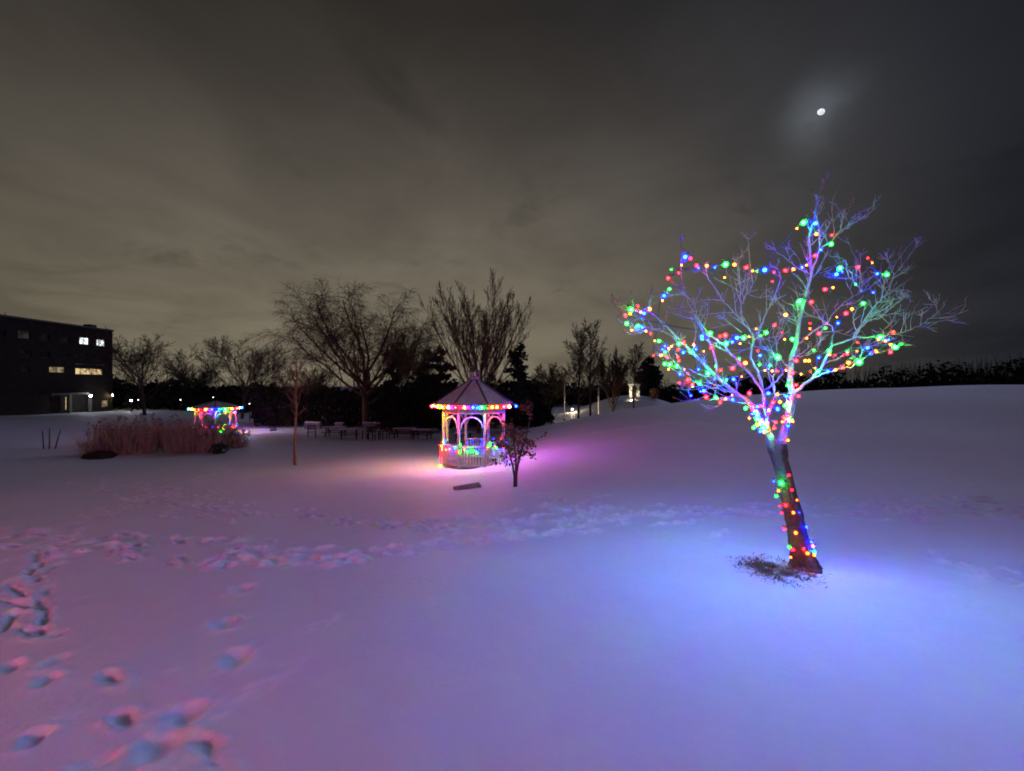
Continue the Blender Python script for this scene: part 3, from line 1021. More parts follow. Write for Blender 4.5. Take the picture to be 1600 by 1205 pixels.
def make_gazebo(loc_, label, group):
    root = empty('gazebo', loc_, 0, label, 'gazebo', group)
    EH, RE, FLOOR = 2.42, 1.72, 0.03
    fl = MB()
    ring = lambda r, z: [tuple(pol(r, a, z)) for a in S8]
    fl.add(ring(RP - .02, -0.6) + ring(RP - .02, FLOOR - .03), [tuple(range(7, -1, -1)), tuple(range(8, 16))] + [(k, (k + 1) % 8, 8 + (k + 1) % 8, 8 + k) for k in range(8)])
    fl.build('base', WHITEPAINT, root, bevel=.01)
    # deck boards
    for i in range(-9, 10):
        x_ = i * .145
        half = math.sqrt(max(.05, (RP * .93) ** 2 - x_ * x_))
        bd = MB()
        bd.box((x_ - .066, -half, FLOOR - .028), (x_ + .066, half, FLOOR + .004))
        bd.build('deck_board', DECK, root)
    post = MB()
    post.box((-.045, -.045, 0), (.045, .045, EH - .02))
    post.box((-.056, -.056, .93), (.056, .056, .97))
    pm = post.mesh('post', WHITEPAINT)
    # one bay: arch board, rails, balusters (built along local x between two posts)
    half = RP * math.sin(math.pi / 8) - .055
    arch = MB()
    N = 16
    zs, zt, ztop = 1.66, 2.10, 2.30
    ins, outs = [], []
    for i in range(N + 1):
        a = math.pi * i / N
        ins.append((-half * .97 * math.cos(a), zs + (zt - zs) * math.sin(a)))
        outs.append((-half * 1.0 * math.cos(a) if 0 < i < N else (-half if i == 0 else half), zs + (zt + .07 - zs) * math.sin(a)))
    # slim curved brace
    for i in range(N):
        (x0, z0), (x1, z1) = ins[i], ins[i + 1]
        (X0, Z0), (X1, Z1) = [(x * .91, z - .055) for (x, z) in (ins[i], ins[i + 1])]
        w = .028
        arch.add([(x0, -w, z0), (x1, -w, z1), (X1, -w, Z1), (X0, -w, Z0), (x0, w, z0), (x1, w, z1), (X1, w, Z1), (X0, w, Z0)],
                 [(0, 3, 2, 1), (4, 5, 6, 7), (0, 1, 5, 4), (3, 7, 6, 2)])
    am = arch.mesh('arch', WHITEPAINT)
    hd = MB()
    hd.box((-half, -.03, 2.20), (half, .03, EH - .03))
    hm = hd.mesh('header', WHITEPAINT)
    rl = MB()
    rl.box((-half, -.035, .86), (half, .035, .92))
    rl2 = MB()
    rl2.box((-half, -.025, .10), (half, .025, .15))
    rm, rm2 = rl.mesh('handrail', WHITEPAINT), rl2.mesh('bottom_rail', WHITEPAINT)
    bl = MB()
    bl.box((-.016, -.016, .15), (.016, .016, .86))
    blm = bl.mesh('baluster', WHITEPAINT)
    for k in range(8):
        inst('post', pm, root, tuple(pol(RP, S8[k], FLOOR - .03)), (0, 0, S8[k]))
        am_ = S8[k] + math.pi / 8
        c = pol(RP * math.cos(math.pi / 8), am_, 0)
        rz = am_ + math.pi / 2
        inst('arch', am, root, tuple(c), (0, 0, rz))
        inst('header', hm, root, tuple(c), (0, 0, rz))
        if k != 4:
            inst('handrail', rm, root, tuple(c), (0, 0, rz))
            inst('bottom_rail', rm2, root, tuple(c), (0, 0, rz))
            for j in range(8):
                x_ = (-1 + 2 * (j + .5) / 8) * half
                p = c + Vector((math.cos(rz) * x_, math.sin(rz) * x_, 0))
                inst('baluster', blm, root, tuple(p), (0, 0, rz))
    # fascia
    fa = MB()
    for k in range(8):
        a, b_ = S8[k], S8[(k + 1) % 8]
        A, B = pol(RE, a), pol(RE, b_)
        A2, B2 = pol(RE - .045, a), pol(RE - .045, b_)
        vs = [(*A.xy, EH - .02), (*B.xy, EH - .02), (*B.xy, EH + .15), (*A.xy, EH + .15), (*A2.xy, EH - .02), (*B2.xy, EH - .02), (*B2.xy, EH + .15), (*A2.xy, EH + .15)]
        fa.add(vs, [(0, 1, 2, 3), (7, 6, 5, 4), (4, 5, 1, 0), (3, 2, 6, 7)])
    fa.build('fascia', FASCIA, root)
    sof = MB()
    sof.add([tuple(pol(RE - .05, a, EH + .0)) for a in S8] + [tuple(pol(RP - .05, a, EH)) for a in S8], [(k, (k + 1) % 8, 8 + (k + 1) % 8, 8 + k)[::-1] for k in range(8)])
    sof.build('soffit', WHITEPAINT, root)
    # roof panels, slightly sagging snow skin
    RT, RH = .20, 1.02
    for k in range(8):
        a, b_ = S8[k], S8[(k + 1) % 8]
        pn = MB()
        n = 6
        for i in range(n + 1):
            u = i / n
            r = RE + .05 + (RT - RE - .05) * u
            z = EH + .155 + RH * (u ** .93) - .03 * math.sin(math.pi * u)
            for j in range(n + 1):
                w = j / n
                p = pol(r, a).lerp(pol(r, b_), w)
                zz = z + .012 * mnoise.noise(Vector((p.x * 4, p.y * 4, k))) + .018 * math.sin(math.pi * w) * (1 - u)
                pn.v.append((p.x, p.y, zz))
        for i in range(n):
            for j in range(n):
                q = i * (n + 1) + j
                pn.f.append((q, q + 1, q + n + 2, q + n + 1))
                pn.m.append(0)
        pn.build('roof_panel', ROOFSNOW, root, True)
        rb = MB()
        rb.beam(pol(RE + .05, a, EH + .165), pol(RT, a, EH + .17 + RH), .07, .04)
        rb.build('roof_rib', RIBM, root)
    # cupola
    cu = empty('cupola', (0, 0, EH + RH + .13), 0)
    cu.parent = root
    cb = MB()
    q = lambda r, z: [tuple(pol(r, a, z)) for a in S8]
    cb.add(q(.27, -.03) + q(.25, .12), [tuple(range(7, -1, -1)), tuple(range(8, 16))] + [(k, (k + 1) % 8, 8 + (k + 1) % 8, 8 + k) for k in range(8)])
    cb.build('cupola_base', WHITEPAINT, cu)
    for k in range(8):
        pk = MB()
        pk.box((-.02, -.02, .12), (.02, .02, .36))
        o = pk.build('cupola_post', WHITEPAINT, cu)
        o.location = pol(.22, S8[k])
        o.rotation_euler = (0, 0, S8[k])
    cr = MB()
    cr.add(q(.29, .36) + q(.29, .40) + q(.07, .50), [tuple(range(7, -1, -1))] + [(8 * i + k, 8 * i + (k + 1) % 8, 8 * i + 8 + (k + 1) % 8, 8 * i + 8 + k) for i in range(2) for k in range(8)] + [tuple(range(16, 24))])
    cr.build('cupola_roof', RIBM, cu)
    fn = MB()
    fn.lathe([(.0, .5), (.035, .5), (.02, .56), (.045, .62), (.02, .68), (0, .74)], 8)
    fn.build('finial', RIBM, cu, True)
    return root


gaz = make_gazebo((GC.x, GC.y, GZ0), 'white eight-sided gazebo with lit eaves behind the leafy sapling', 'gazebos in the park')
FG = on(337.5, 38.0) - Vector((0, 0, .12))
gaz2 = copy_tree(gaz)
gaz2.location = (FG.x, FG.y, FG.z - .05)
gaz2.scale = (1.12, 1.12, 1.0)
gaz2.rotation_euler = (0, 0, .2)
for ch in list(gaz2.children):            # the distant one has a low plain roof without a cupola
    nm = ch.name.split('.')[0]
    if nm == 'cupola':
        for q in list(ch.children):
            bpy.data.objects.remove(q)
        bpy.data.objects.remove(ch)
    elif nm in ('roof_panel', 'roof_rib'):
        ch.scale.z = .55
        ch.location.z = (2.42 + .155) * .45
gaz2['label'] = 'small distant gazebo with lit eaves behind the tall dry reeds'


def eave_points(c, R, z, cols, n_per, sc=1.0, rz=0.0):
    out = []
    i = 0
    for k in range(8):
        A = pol(R, S8[k] + rz)
        B = pol(R, S8[(k + 1) % 8] + rz)
        for j in range(n_per):
            p = A.lerp(B, (j + .5 + rng.uniform(-.12, .12)) / n_per)
            out.append((Vector((c.x + p.x, c.y + p.y, z + rng.uniform(-.01, .01))), cols[i % len(cols)], sc * rng.uniform(.85, 1.15)))
            i += 1
    return out


# near gazebo, as photographed: front three sides read off one by one, the rest carried round
EZ = GZ0 + 2.42 + .07
ev = []
for (X, Y, k, s) in [(205, 322, 'R', 1.3), (262, 322, 'G', 1), (308, 322, 'R', 1), (360, 322, 'A', 1.25), (426, 322, 'R', .8), (503, 323, 'A', 1.05), (578, 324, 'B', 1.2), (652, 325, 'G', .9), (738, 330, 'A', 1.1), (776, 328, 'A', 1.1), (828, 326, 'R', 1), (873, 330, 'A', 1.2), (925, 335, 'B', 1.15)]:
    px_ = 640 + X / 5.479
    off = (px_ - 741.5)
    # which depth: on the octagon's front
    RE = 1.86
    fx = RE * .3827
    y_d = GC.y - RE * .924
    x_w = off / F * y_d
    if abs(x_w) > fx:
        for it in range(12):
            u = min(1.0, (abs(x_w) - fx) / (RE * (.924 - .3827)))
            y_d = GC.y - RE * (.924 - u * (.924 - .3827))
            x_w = off / F * y_d
    ev.append((Vector((GC.x + x_w, y_d, EZ)), k, s))
for k in range(2, 8 - 1):
    A, B = pol(1.86, S8[k]), pol(1.86, S8[(k + 1) % 8])
    for j in range(3):
        p = A.lerp(B, (j + .5) / 3)
        ev.append((Vector((GC.x + p.x, GC.y + p.y, EZ)), 'RABARG'[(k * 3 + j) % 6], 1))
light_string('string_lights', 'row of large coloured bulbs along the eaves of the near gazebo', ev, EAVEBULB, 'fairy lights on the gazebos', rng, .006, True, 0.01)

# tangled string along the near gazebo's railing
rv = []
ap = RP * math.cos(math.pi / 8)
for k in range(8):
    if k == 4:
        continue
    a0, a1 = S8[k], S8[(k + 1) % 8]
    front = k in (7, 0, 6, 1)
    for j in range(11 if front else 6):
        w = (j + rng.random()) / (11 if front else 6)
        p = pol(RP + .075 + rng.uniform(0, .05), a0).lerp(pol(RP + .075 + rng.uniform(0, .05), a1), w)
        rv.append((Vector((GC.x + p.x, GC.y + p.y, GZ0 + .80 + rng.uniform(-.17, .17) + .06 * math.sin(w * 9))), rng.choice('BBGRABBG'), rng.uniform(.6, 1.1)))
for j in range(13):
    p = pol(RP + .10 + rng.uniform(-.02, .06), S8[6] + rng.uniform(-.07, .07))
    rv.append((Vector((GC.x + p.x, GC.y + p.y, GZ0 + .02 + .9 * j / 13)), rng.choice('RRARRG'), rng.uniform(.7, 1.1)))
light_string('string_lights', 'tangle of coloured bulbs round the railing of the near gazebo', rv, RAILBULB, 'fairy lights on the gazebos', rng, .005)

ev2 = eave_points(FG, 2.08, FG.z + 2.42, 'BGARABGAARWB'.replace('W', 'A'), 3, 1.25, .2)
light_string('string_lights', 'row of coloured bulbs along the eaves of the distant gazebo', ev2, EAVEBULB, 'fairy lights on the gazebos', rng, .006, True, .01)
rv2 = []
for k in range(8):
    for j in range(4):
        p = pol(1.66, S8[k] + .2).lerp(pol(1.66, S8[(k + 1) % 8] + .2), (j + rng.random()) / 4)
        rv2.append((Vector((FG.x + p.x, FG.y + p.y, FG.z + .75 + rng.uniform(-.15, .15))), rng.choice('BGRAB'), rng.uniform(.8, 1.2)))
for j in range(16):
    p = pol(1.68, S8[0] + .2 + rng.uniform(-.12, .5))
    rv2.append((Vector((FG.x + p.x, FG.y + p.y, FG.z + .05 + .85 * j / 16)), rng.choice('BGBGAR'), rng.uniform(1.0, 1.6)))
light_string('string_lights', 'tangle of coloured bulbs round the railing of the distant gazebo', rv2, RAILBULB, 'fairy lights on the gazebos', rng, .005)
# ------------------------------------------------------------------ background trees
class Style:
    def __init__(self, **k):
        self.__dict__.update(k)


def grow(rg, p, d, L, r, lv, st, out):
    n = st.seg[lv]
    pts, rad = [p.copy()], [r]
    q, dd = p.copy(), d.copy()
    tip = st.tip[lv]
    for i in range(n):
        dd = dd + Vector((rg.gauss(0, 1), rg.gauss(0, 1), rg.gauss(0, 1))) * st.wig[lv] + Vector((0, 0, st.trop[lv] * (1 if not st.droop or lv < st.droop else (.4 + i / n))))
        dd.normalize()
        q = q + dd * (L / n)
        pts.append(q.copy())
        rad.append(max(st.rmin, r * (1 + (tip - 1) * (i + 1) / n)))
    out[0 if lv < 2 else 1].tube(pts, rad, st.sides[lv], cap=False, precise=lv < 2)
    if lv + 1 >= len(st.seg):
        return
    nc = st.n[lv]
    for k in range(nc):
        u = st.start[lv] + (1 - st.start[lv]) * (k + rg.random()) / nc
        i = min(n - 1, int(u * n))
        f_ = u * n - i
        pos = pts[i].lerp(pts[i + 1], min(1, f_))
        td = (pts[i + 1] - pts[i]).normalized()
        az_ = k * 2.4 + rg.uniform(-.6, .6)
        ref = Vector((0, 0, 1)) if abs(td.z) < .9 else Vector((1, 0, 0))
        s_ = td.cross(ref).normalized()
        axv = Quaternion(td, az_) @ s_
        nd = Quaternion(axv, st.ang[lv] * rg.uniform(.65, 1.3)) @ td
        grow(rg, pos, nd, L * st.ratio[lv] * (rg.uniform(.86, 1.08) if lv == 0 else rg.uniform(.7, 1.15)) * (1 - st.fall[lv] * u), max(st.rmin, rad[i] * st.rr[lv]), lv + 1, st, out)


ROUND = Style(seg=(5, 7, 5, 4, 3), sides=(8, 6, 4, 3, 3), n=(13, 9, 7, 5), start=(.30, .22, .2, .2), ang=(.60, .46, .5, .5), ratio=(1.4, .48, .5, .55),
              fall=(.25, .4, .3, .2), rr=(.5, .55, .6, .7), tip=(.45, .3, .35, .4, .5), wig=(.04, .05, .09, .13, .2), trop=(.02, .05, .06, .05, .03), droop=None, rmin=.011)
VASE = Style(seg=(4, 8, 6, 4, 3), sides=(8, 6, 4, 3, 3), n=(18, 10, 7, 4), start=(.30, .18, .2, .2), ang=(.56, .36, .40, .45), ratio=(1.75, .42, .5, .5),
             fall=(.18, .5, .3, .2), rr=(.5, .5, .6, .7), tip=(.6, .25, .35, .4, .5), wig=(.02, .03, .06, .10, .15), trop=(.0, .045, .09, .09, .06), droop=None, rmin=.012)
WILLOW = Style(seg=(4, 9, 7, 6, 7), sides=(9, 7, 5, 3, 3), n=(14, 9, 8, 6), start=(.40, .25, .25, .2), ang=(.85, .6, .7, .7), ratio=(1.45, .48, .5, 1.0),
               fall=(.10, .35, .3, .15), rr=(.55, .5, .5, .6), tip=(.7, .28, .3, .4, .6), wig=(.05, .10, .14, .14, .06), trop=(.0, .075, .03, -.04, -.27), droop=3, rmin=.010)
TALL = Style(seg=(8, 5, 4, 4, 3), sides=(7, 5, 4, 3, 3), n=(22, 7, 5, 3), start=(.22, .2, .2, .2), ang=(.62, .5, .55, .55), ratio=(.42, .5, .5, .5),
             fall=(.6, .3, .3, .2), rr=(.45, .55, .6, .7), tip=(.12, .3, .35, .4, .5), wig=(.015, .06, .10, .15, .2), trop=(.03, .10, .08, .04, .03), droop=None, rmin=.011)


def bare_tree(name, style, pos, H, W, seed, mat, label, group=None, lean=0.0):
    base = 1.0 if style is TALL else .42
    sx = sz = 1.0
    for attempt in range(2):
        rg = random.Random(seed)
        out = (MB(), MB())
        r0 = .03 if attempt == 0 else H * style.girth / sx
        style.rmin = .001 if attempt == 0 else .00034 * pos.y / sx
        grow(rg, Vector((0, 0, -.02)), Vector((lean, 0, 1)).normalized(), base, r0, 0, style, out)
        vs = np.array(out[0].v + out[1].v)
        sx = W / (np.percentile(vs[:, 0], 99.5) - np.percentile(vs[:, 0], .5))
        sz = H / vs[:, 2].max()
    root = empty(name, pos, 0, label, 'tree', group)
    for mb_, nm in ((out[0], 'trunk'), (out[1], 'crown')):
        va = np.array(mb_.v) * np.array([sx, sx, sz])
        mb_.v = va.tolist()
        mb_.build(nm, mat, root, nm == 'trunk')
    return root


for st_, gi in ((ROUND, .019), (VASE, .015), (WILLOW, .026), (TALL, .013)):
    st_.girth = gi


def place(px_, d, top):
    p = on(px_, d)
    ztop = CAMZ + (CY - top) / F * d
    return p, ztop - p.z


G1 = 'bare trees round the park'
for (nm, st_, px_, d, top, wpx, seed, mat, lab) in [
    ('bare_tree', ROUND, 226, 52, 514, 134, 11, FARBARK, 'round-crowned bare tree beside the dark building'),
    ('bare_tree', ROUND, 378, 54, 521, 136, 18, FARBARK, 'spreading bare tree behind the distant gazebo'),
    ('willow_tree', WILLOW, 572, 43, 446, 262, 16, FARBARK2, 'big bare weeping willow, broadest tree in the row'),
    ('bare_tree', VASE, 748, 39, 427, 152, 18, FARBARK2, 'tallest bare fan-shaped tree, directly behind the near gazebo'),
    ('bare_tree', TALL, 903, 44, 505, 56, 2, FARBARK, 'slim bare tree by the white pole, behind the hill crest'),
    ('bare_tree', TALL, 922, 42, 497, 66, 6, FARBARK, 'taller slim bare tree between the two white poles'),
    ('bare_tree', ROUND, 957, 48, 540, 50, 8, FARBARK, 'short bushy bare tree near the lit stone arch'),
    ('bare_tree', TALL, 990, 50, 533, 38, 3, FARBARK, 'thin bare tree just in front of the lit stone arch'),
    ('bare_tree', ROUND, 858, 62, 566, 60, 1, FARBARK, 'small bare tree between the dark pine and white pole'),
    ('bare_tree', ROUND, 476, 50, 560, 90, 4, FARBARK2, 'low twiggy bare tree behind the thin sapling'),
    ('bare_tree', ROUND, 3, 66, 474, 30, 38, FARBARK, 'bare tree top showing over the flat roof of the building'),
    ('bare_tree', ROUND, 648, 48, 508, 90, 5, FARBARK2, 'bare tree between the willow and the fan-shaped tree'),
    ('bare_tree', ROUND, 300, 68, 560, 80, 41, FARBARK, 'low bare tree in the gap left of the distant gazebo'),
]:
    p, H = place(px_, d, top)
    bare_tree(nm, st_, p, H, wpx * d / F, seed, mat, lab, G1)


# sapling with a pale stem
p = hit(461, 727)
rg = random.Random(77)
sap = empty('sapling', p, 0, 'thin pale-stemmed bare sapling standing alone on open snow', 'tree', G1)
mb, mb2 = MB(), MB()
d_ = p.y
top_ = [(461, 730), (460.5, 700), (461.5, 670), (463, 640), (462, 610), (464, 585), (463, 560)]
pl = [at(x, y, d_) - p for x, y in top_]
mb.tube(pl, [.075, .058, .05, .042, .034, .022, .008], 8, precise=True)
mb.build('trunk', PALEBARK, sap, True)
for i in range(26):
    u = rg.uniform(.42, .98)
    k = min(5, int(u * 6))
    a = pl[k].lerp(pl[k + 1], u * 6 - k)
    az_ = rg.uniform(0, 6.28)
    nd = Vector((math.cos(az_) * .75, math.sin(az_) * .75, .75)).normalized()
    L = rg.uniform(.6, 1.5) * (1.25 - u)+.25
    q, pts = a.copy(), [a.copy()]
    for j in range(5):
        nd = (nd + Vector((rg.gauss(0, .12), rg.gauss(0, .12), .10))).normalized()
        q = q + nd * L / 5
        pts.append(q.copy())
    mb2.tube(pts, [.016, .014, .011, .009, .007, .005], 4)
    for j in range(4):
        i2 = rg.randint(1, 4)
        dd = (nd + Vector((rg.gauss(0, .6), rg.gauss(0, .6), rg.gauss(0, .4)))).normalized()
        mb2.tube([pts[i2], pts[i2] + dd * L * .2, pts[i2] + dd * L * .4 + Vector((0, 0, .03))], [.008, .006, .004], 3)
mb2.build('crown', PALEBARK, sap, True)

# small tree that kept its brown leaves
p = hit(805, 761)
rg = random.Random(99)
oak = empty('leafy_sapling', p, 0, 'small tree with dry brown leaves in front of the gazebo', 'tree')
mb, lf = MB(), MB()
sc_ = p.y / F


def leaf(mbx, c, size, rg):
    n_ = Vector((rg.gauss(0, 1), rg.gauss(0, 1), rg.gauss(0, 1))).normalized()
    a = n_.orthogonal().normalized()
    a = Quaternion(n_, rg.uniform(0, 6.28)) @ a
    b_ = n_.cross(a)
    w = size * .42
    vs = [c, c + a * size * .35 + b_ * w, c + a * size * .75 + b_ * w * .8 + n_ * size * .08, c + a * size, c + a * size * .75 - b_ * w * .8 + n_ * size * .08, c + a * size * .35 - b_ * w]
    mbx.add([tuple(v) for v in vs], [(0, 1, 2, 3), (0, 3, 4, 5)])


stems = [[(804, 764), (804, 745), (801, 728), (795, 705), (788, 685), (784, 668)], [(806, 764), (807, 740), (810, 722), (816, 700), (823, 680), (830, 645), (833, 628)], [(805, 764), (806, 738), (806, 715), (803, 690), (801, 668), (799, 652)]]
for si, st_ in enumerate(stems):
    pl = [at(x, y, p.y + (i / 6) * (.25, -.2, .1)[si]) - p for i, (x, y) in enumerate(st_)]
    mb.tube(pl, [(3.3 - 2.6 * i / (len(pl) - 1)) * .5 * sc_ * 1.3 for i in range(len(pl))], 7, precise=True)
    for j in range(17):
        u = rg.uniform(.38, 1.0)
        k = min(len(pl) - 2, int(u * (len(pl) - 1)))
        a = pl[k].lerp(pl[k + 1], u * (len(pl) - 1) - k)
        az_ = rg.uniform(0, 6.28)
        nd = Vector((math.cos(az_), math.sin(az_), rg.uniform(-.1, .6))).normalized()
        L = rg.uniform(.25, .75) * (1.3 - u * .75) * (1 if si < 2 else 1)
        q, pts = a.copy(), [a.copy()]
        for z in range(4):
            nd = (nd + Vector((rg.gauss(0, .2), rg.gauss(0, .2), rg.gauss(0.02, .15)))).normalized()
            q = q + nd * L / 4
            pts.append(q.copy())
            for w in range(rg.randint(2, 5) if u < .93 else 1):
                leaf(lf, q + Vector((rg.gauss(0, .045), rg.gauss(0, .045), rg.gauss(-.02, .045))), rg.uniform(.05, .095), rg)
        mb.tube(pts, [.008, .006, .005, .004, .003], 4)
mb.build('trunk', BARK, oak, True)
tag(lf.build('leaves', DRYLEAF, oak), kind='stuff')


# conifers
def conifer(name, px_, d, top, wpx, seed, mat, label, tiers, ragged, density=1.0):
    p, H = place(px_, d, top)
    rg = random.Random(seed)
    root = empty(name, p, 0, label, 'tree', 'dark evergreens')
    W = wpx * d / F / 2
    tr, cr = MB(), MB()
    tr.tube([Vector((0, 0, -.3)), Vector((0.05, 0, H * .5)), Vector((0, 0, H * .98))], [H * .017, H * .011, H * .002], 7)
    for k in range(tiers):
        u = (k + .5) / tiers
        z = H * (.06 + .93 * u)
        R = W * ((1 - u) ** .62) * (1 - .25 * max(0, .15 - u) / .15) * rg.uniform(1 - ragged, 1 + ragged * .6) + .08
        nb = max(5, int(11 * (1 - u) + 4))
        for j in range(nb):
            a = rg.uniform(0, 6.28)
            Lb = R * rg.uniform(.65, 1.1)
            zz = z + rg.uniform(-.5, .5) * H / tiers
            tipz = zz + rg.uniform(-.12, .14) * Lb
            a0 = Vector((0, 0, zz))
            a1 = Vector((math.cos(a) * Lb, math.sin(a) * Lb, tipz))
            tr.tube([a0, a0.lerp(a1, .5) + Vector((0, 0, -.05 * Lb)), a1], [H * .004, H * .003, .01], 4, cap=False)
            nt = max(5, int(Lb * 15 * density))
            for q in range(nt):
                f_ = rg.uniform(.15, 1.05)
                c = a0.lerp(a1, f_) + Vector((rg.gauss(0, .1), rg.gauss(0, .1), rg.gauss(-.04, .09))) * (H / 9)
                for w in range(2):
                    leaf(cr, c, rg.uniform(.22, .46) * H / 9, rg)
    tr.build('trunk', FARBARK, root, True)
    cr.build('crown', mat, root)
    return root


for a in [('pine_tree', 688, 41, 541, 112, 5, NEEDLE, 'broad dark pine between the willow and the near gazebo', 10, .5, 1.1),
          ('pine_tree', 812, 40, 536, 84, 6, NEEDLE, 'ragged dark pine with tufted tiers above the gazebo eaves', 10, .5, 1.3),
          ('pine_tree', 612, 39, 566, 66, 7, NEEDLE, 'dark bushy evergreen under the willow crown', 13, .35, 1.1),
          ('pine_tree', 655, 44, 575, 70, 17, NEEDLE, 'low dark evergreen filling the gap beside the broad pine', 12, .35, 1.1),
          ('spruce_tree', 1014, 66, 556, 62, 9, SPRUCE, 'dark cone-shaped spruce just past the lit stone arch', 20, .12, 1.3),
          ('pine_tree', 768, 45, 580, 60, 18, NEEDLE, 'dark evergreen hidden behind the gazebo roof', 12, .3, 1.1)]:
    conifer(*a)

# pine trunk showing below its branches, and clipped round shrub near the arch
def shrub(px_, d, wpx, hpx, seed, mat, label, n=500, name='shrub'):
    p = on(px_, d)
    rg = random.Random(seed)
    root = empty(name, p, 0, label, 'shrub', 'shrubs')
    W, H = wpx * d / F / 2, hpx * d / F
    st_, lv = MB(), MB()
    for k in range(14):
        a = rg.uniform(0, 6.28)
        e_ = Vector((math.cos(a) * W * rg.uniform(.2, .8), math.sin(a) * W * rg.uniform(.2, .8), H * rg.uniform(.5, .9)))
        st_.tube([Vector((0, 0, -.05)), e_ * .5 + Vector((0, 0, H * .1)), e_], [.03, .02, .008], 4)
    for k in range(n):
        a, r = rg.uniform(0, 6.28), math.sqrt(rg.random())
        z = rg.random()
        rr = W * r * math.sqrt(max(.05, 1 - (z * 2 - 1) ** 2 * .85))
        leaf(lv, Vector((math.cos(a) * rr, math.sin(a) * rr, H * z)), rg.uniform(.1, .22) * max(.5, H * .6), rg)
    st_.build('stems', FARBARK, root)
    lv.build('leaves', mat, root)
    return root


shrub(1022, 58, 16, 16, 3, DRYLEAF, 'round clipped brownish shrub beside the lit stone arch', 300)
q_ = hit(342, 709)
shrub(342, q_.y, 28, 15, 4, NEEDLE, 'low dark evergreen shrub at the end of the reeds', 420)

# ------------------------------------------------------------------ dark woods beyond
rg = random.Random(123)
mb = MB()


def skyline(px_):
    pts = [(-400, 585), (180, 590), (300, 600), (430, 604), (560, 606), (700, 600), (860, 596), (1000, 604), (1060, 598), (1150, 594), (1300, 584), (1450, 574), (1600, 564), (2100, 550)]
    for (a, ya), (b_, yb) in zip(pts[:-1], pts[1:]):
        if px_ <= b_:
            return ya + (yb - ya) * (px_ - a) / (b_ - a)
    return 560


for i in range(26000):
    px_ = rg.uniform(-350, 2050)
    d = rg.uniform(84, 112)
    x = (px_ - CX) / F * d
    g0 = gz(x, d)
    top = CAMZ + (CY - skyline(px_) - 20 * mnoise.noise(Vector((px_ * .016, 0, 0))) - 9 * mnoise.noise(Vector((px_ * .09, 3, 0)))) / F * d
    u = rg.random() ** 1.7
    z = g0 + (top - g0) * u
    leaf(mb, Vector((x, d, z)), rg.uniform(.8, 1.4) * (1.5 - 1.0 * u), rg)
# bare tops sticking out of it
for i in range(2600):
    px_ = rg.uniform(-350, 2050)
    d = rg.uniform(84, 108)
    x = (px_ - CX) / F * d
    g0 = gz(x, d)
    top = CAMZ + (CY - skyline(px_) + 14 * rg.random() ** 2) / F * d
    b0 = Vector((x, d, g0 + (top - g0) * .4))
    b1 = Vector((x + rg.gauss(0, .8), d, top))
    mb.tube([b0, b0.lerp(b1, .5) + Vector((rg.gauss(0, .2), 0, 0)), b1], [.06, .045, .02], 3, cap=False)
tag(mb.build('woods', WOODS), 'dark far-off woods along the horizon behind the park', 'woods', kind='stuff')

# thicket behind the benches: twigs and dark leaves, one mass
mb = MB()
for i in range(5200):
    px_ = rg.uniform(395, 862)
    d = rg.uniform(45.5, 52)
    x = (px_ - CX) / F * d
    g0 = gz(x, d)
    hh = (3.4 + 1.6 * mnoise.noise(Vector((px_ * .016, 1, 0))) + .8 * mnoise.noise(Vector((px_ * .06, 5, 0)))) * (1 if px_ < 700 else .8)
    if i % 3 == 0:
        b1 = Vector((x + rg.gauss(0, .5), d + rg.gauss(0, .3), g0 + hh * rg.uniform(.7, 1.35)))
        b0 = Vector((x, d, g0))
        mb.tube([b0, b0.lerp(b1, .5) + Vector((rg.gauss(0, .15), 0, 0)), b1], [.03, .022, .01], 3, cap=False)
    else:
        leaf(mb, Vector((x, d, g0 + hh * rg.random())), rg.uniform(.4, .8), rg)
tag(mb.build('thicket', WOODS), 'dark thicket of shrubs behind the picnic tables', 'thicket', kind='stuff')
mb = MB()
for i in range(3000):
    px_ = rg.uniform(175, 400)
    d = rg.uniform(62, 72)
    x = (px_ - CX) / F * d
    g0 = gz(x, d)
    hh = 2.4 + 1.2 * mnoise.noise(Vector((px_ * .02, 9, 0)))
    leaf(mb, Vector((x, d, g0 + hh * rg.random())), rg.uniform(.4, .9), rg)
tag(mb.build('hedge', WOODS), 'long dark hedge between the building and distant gazebo', 'hedge', kind='stuff')

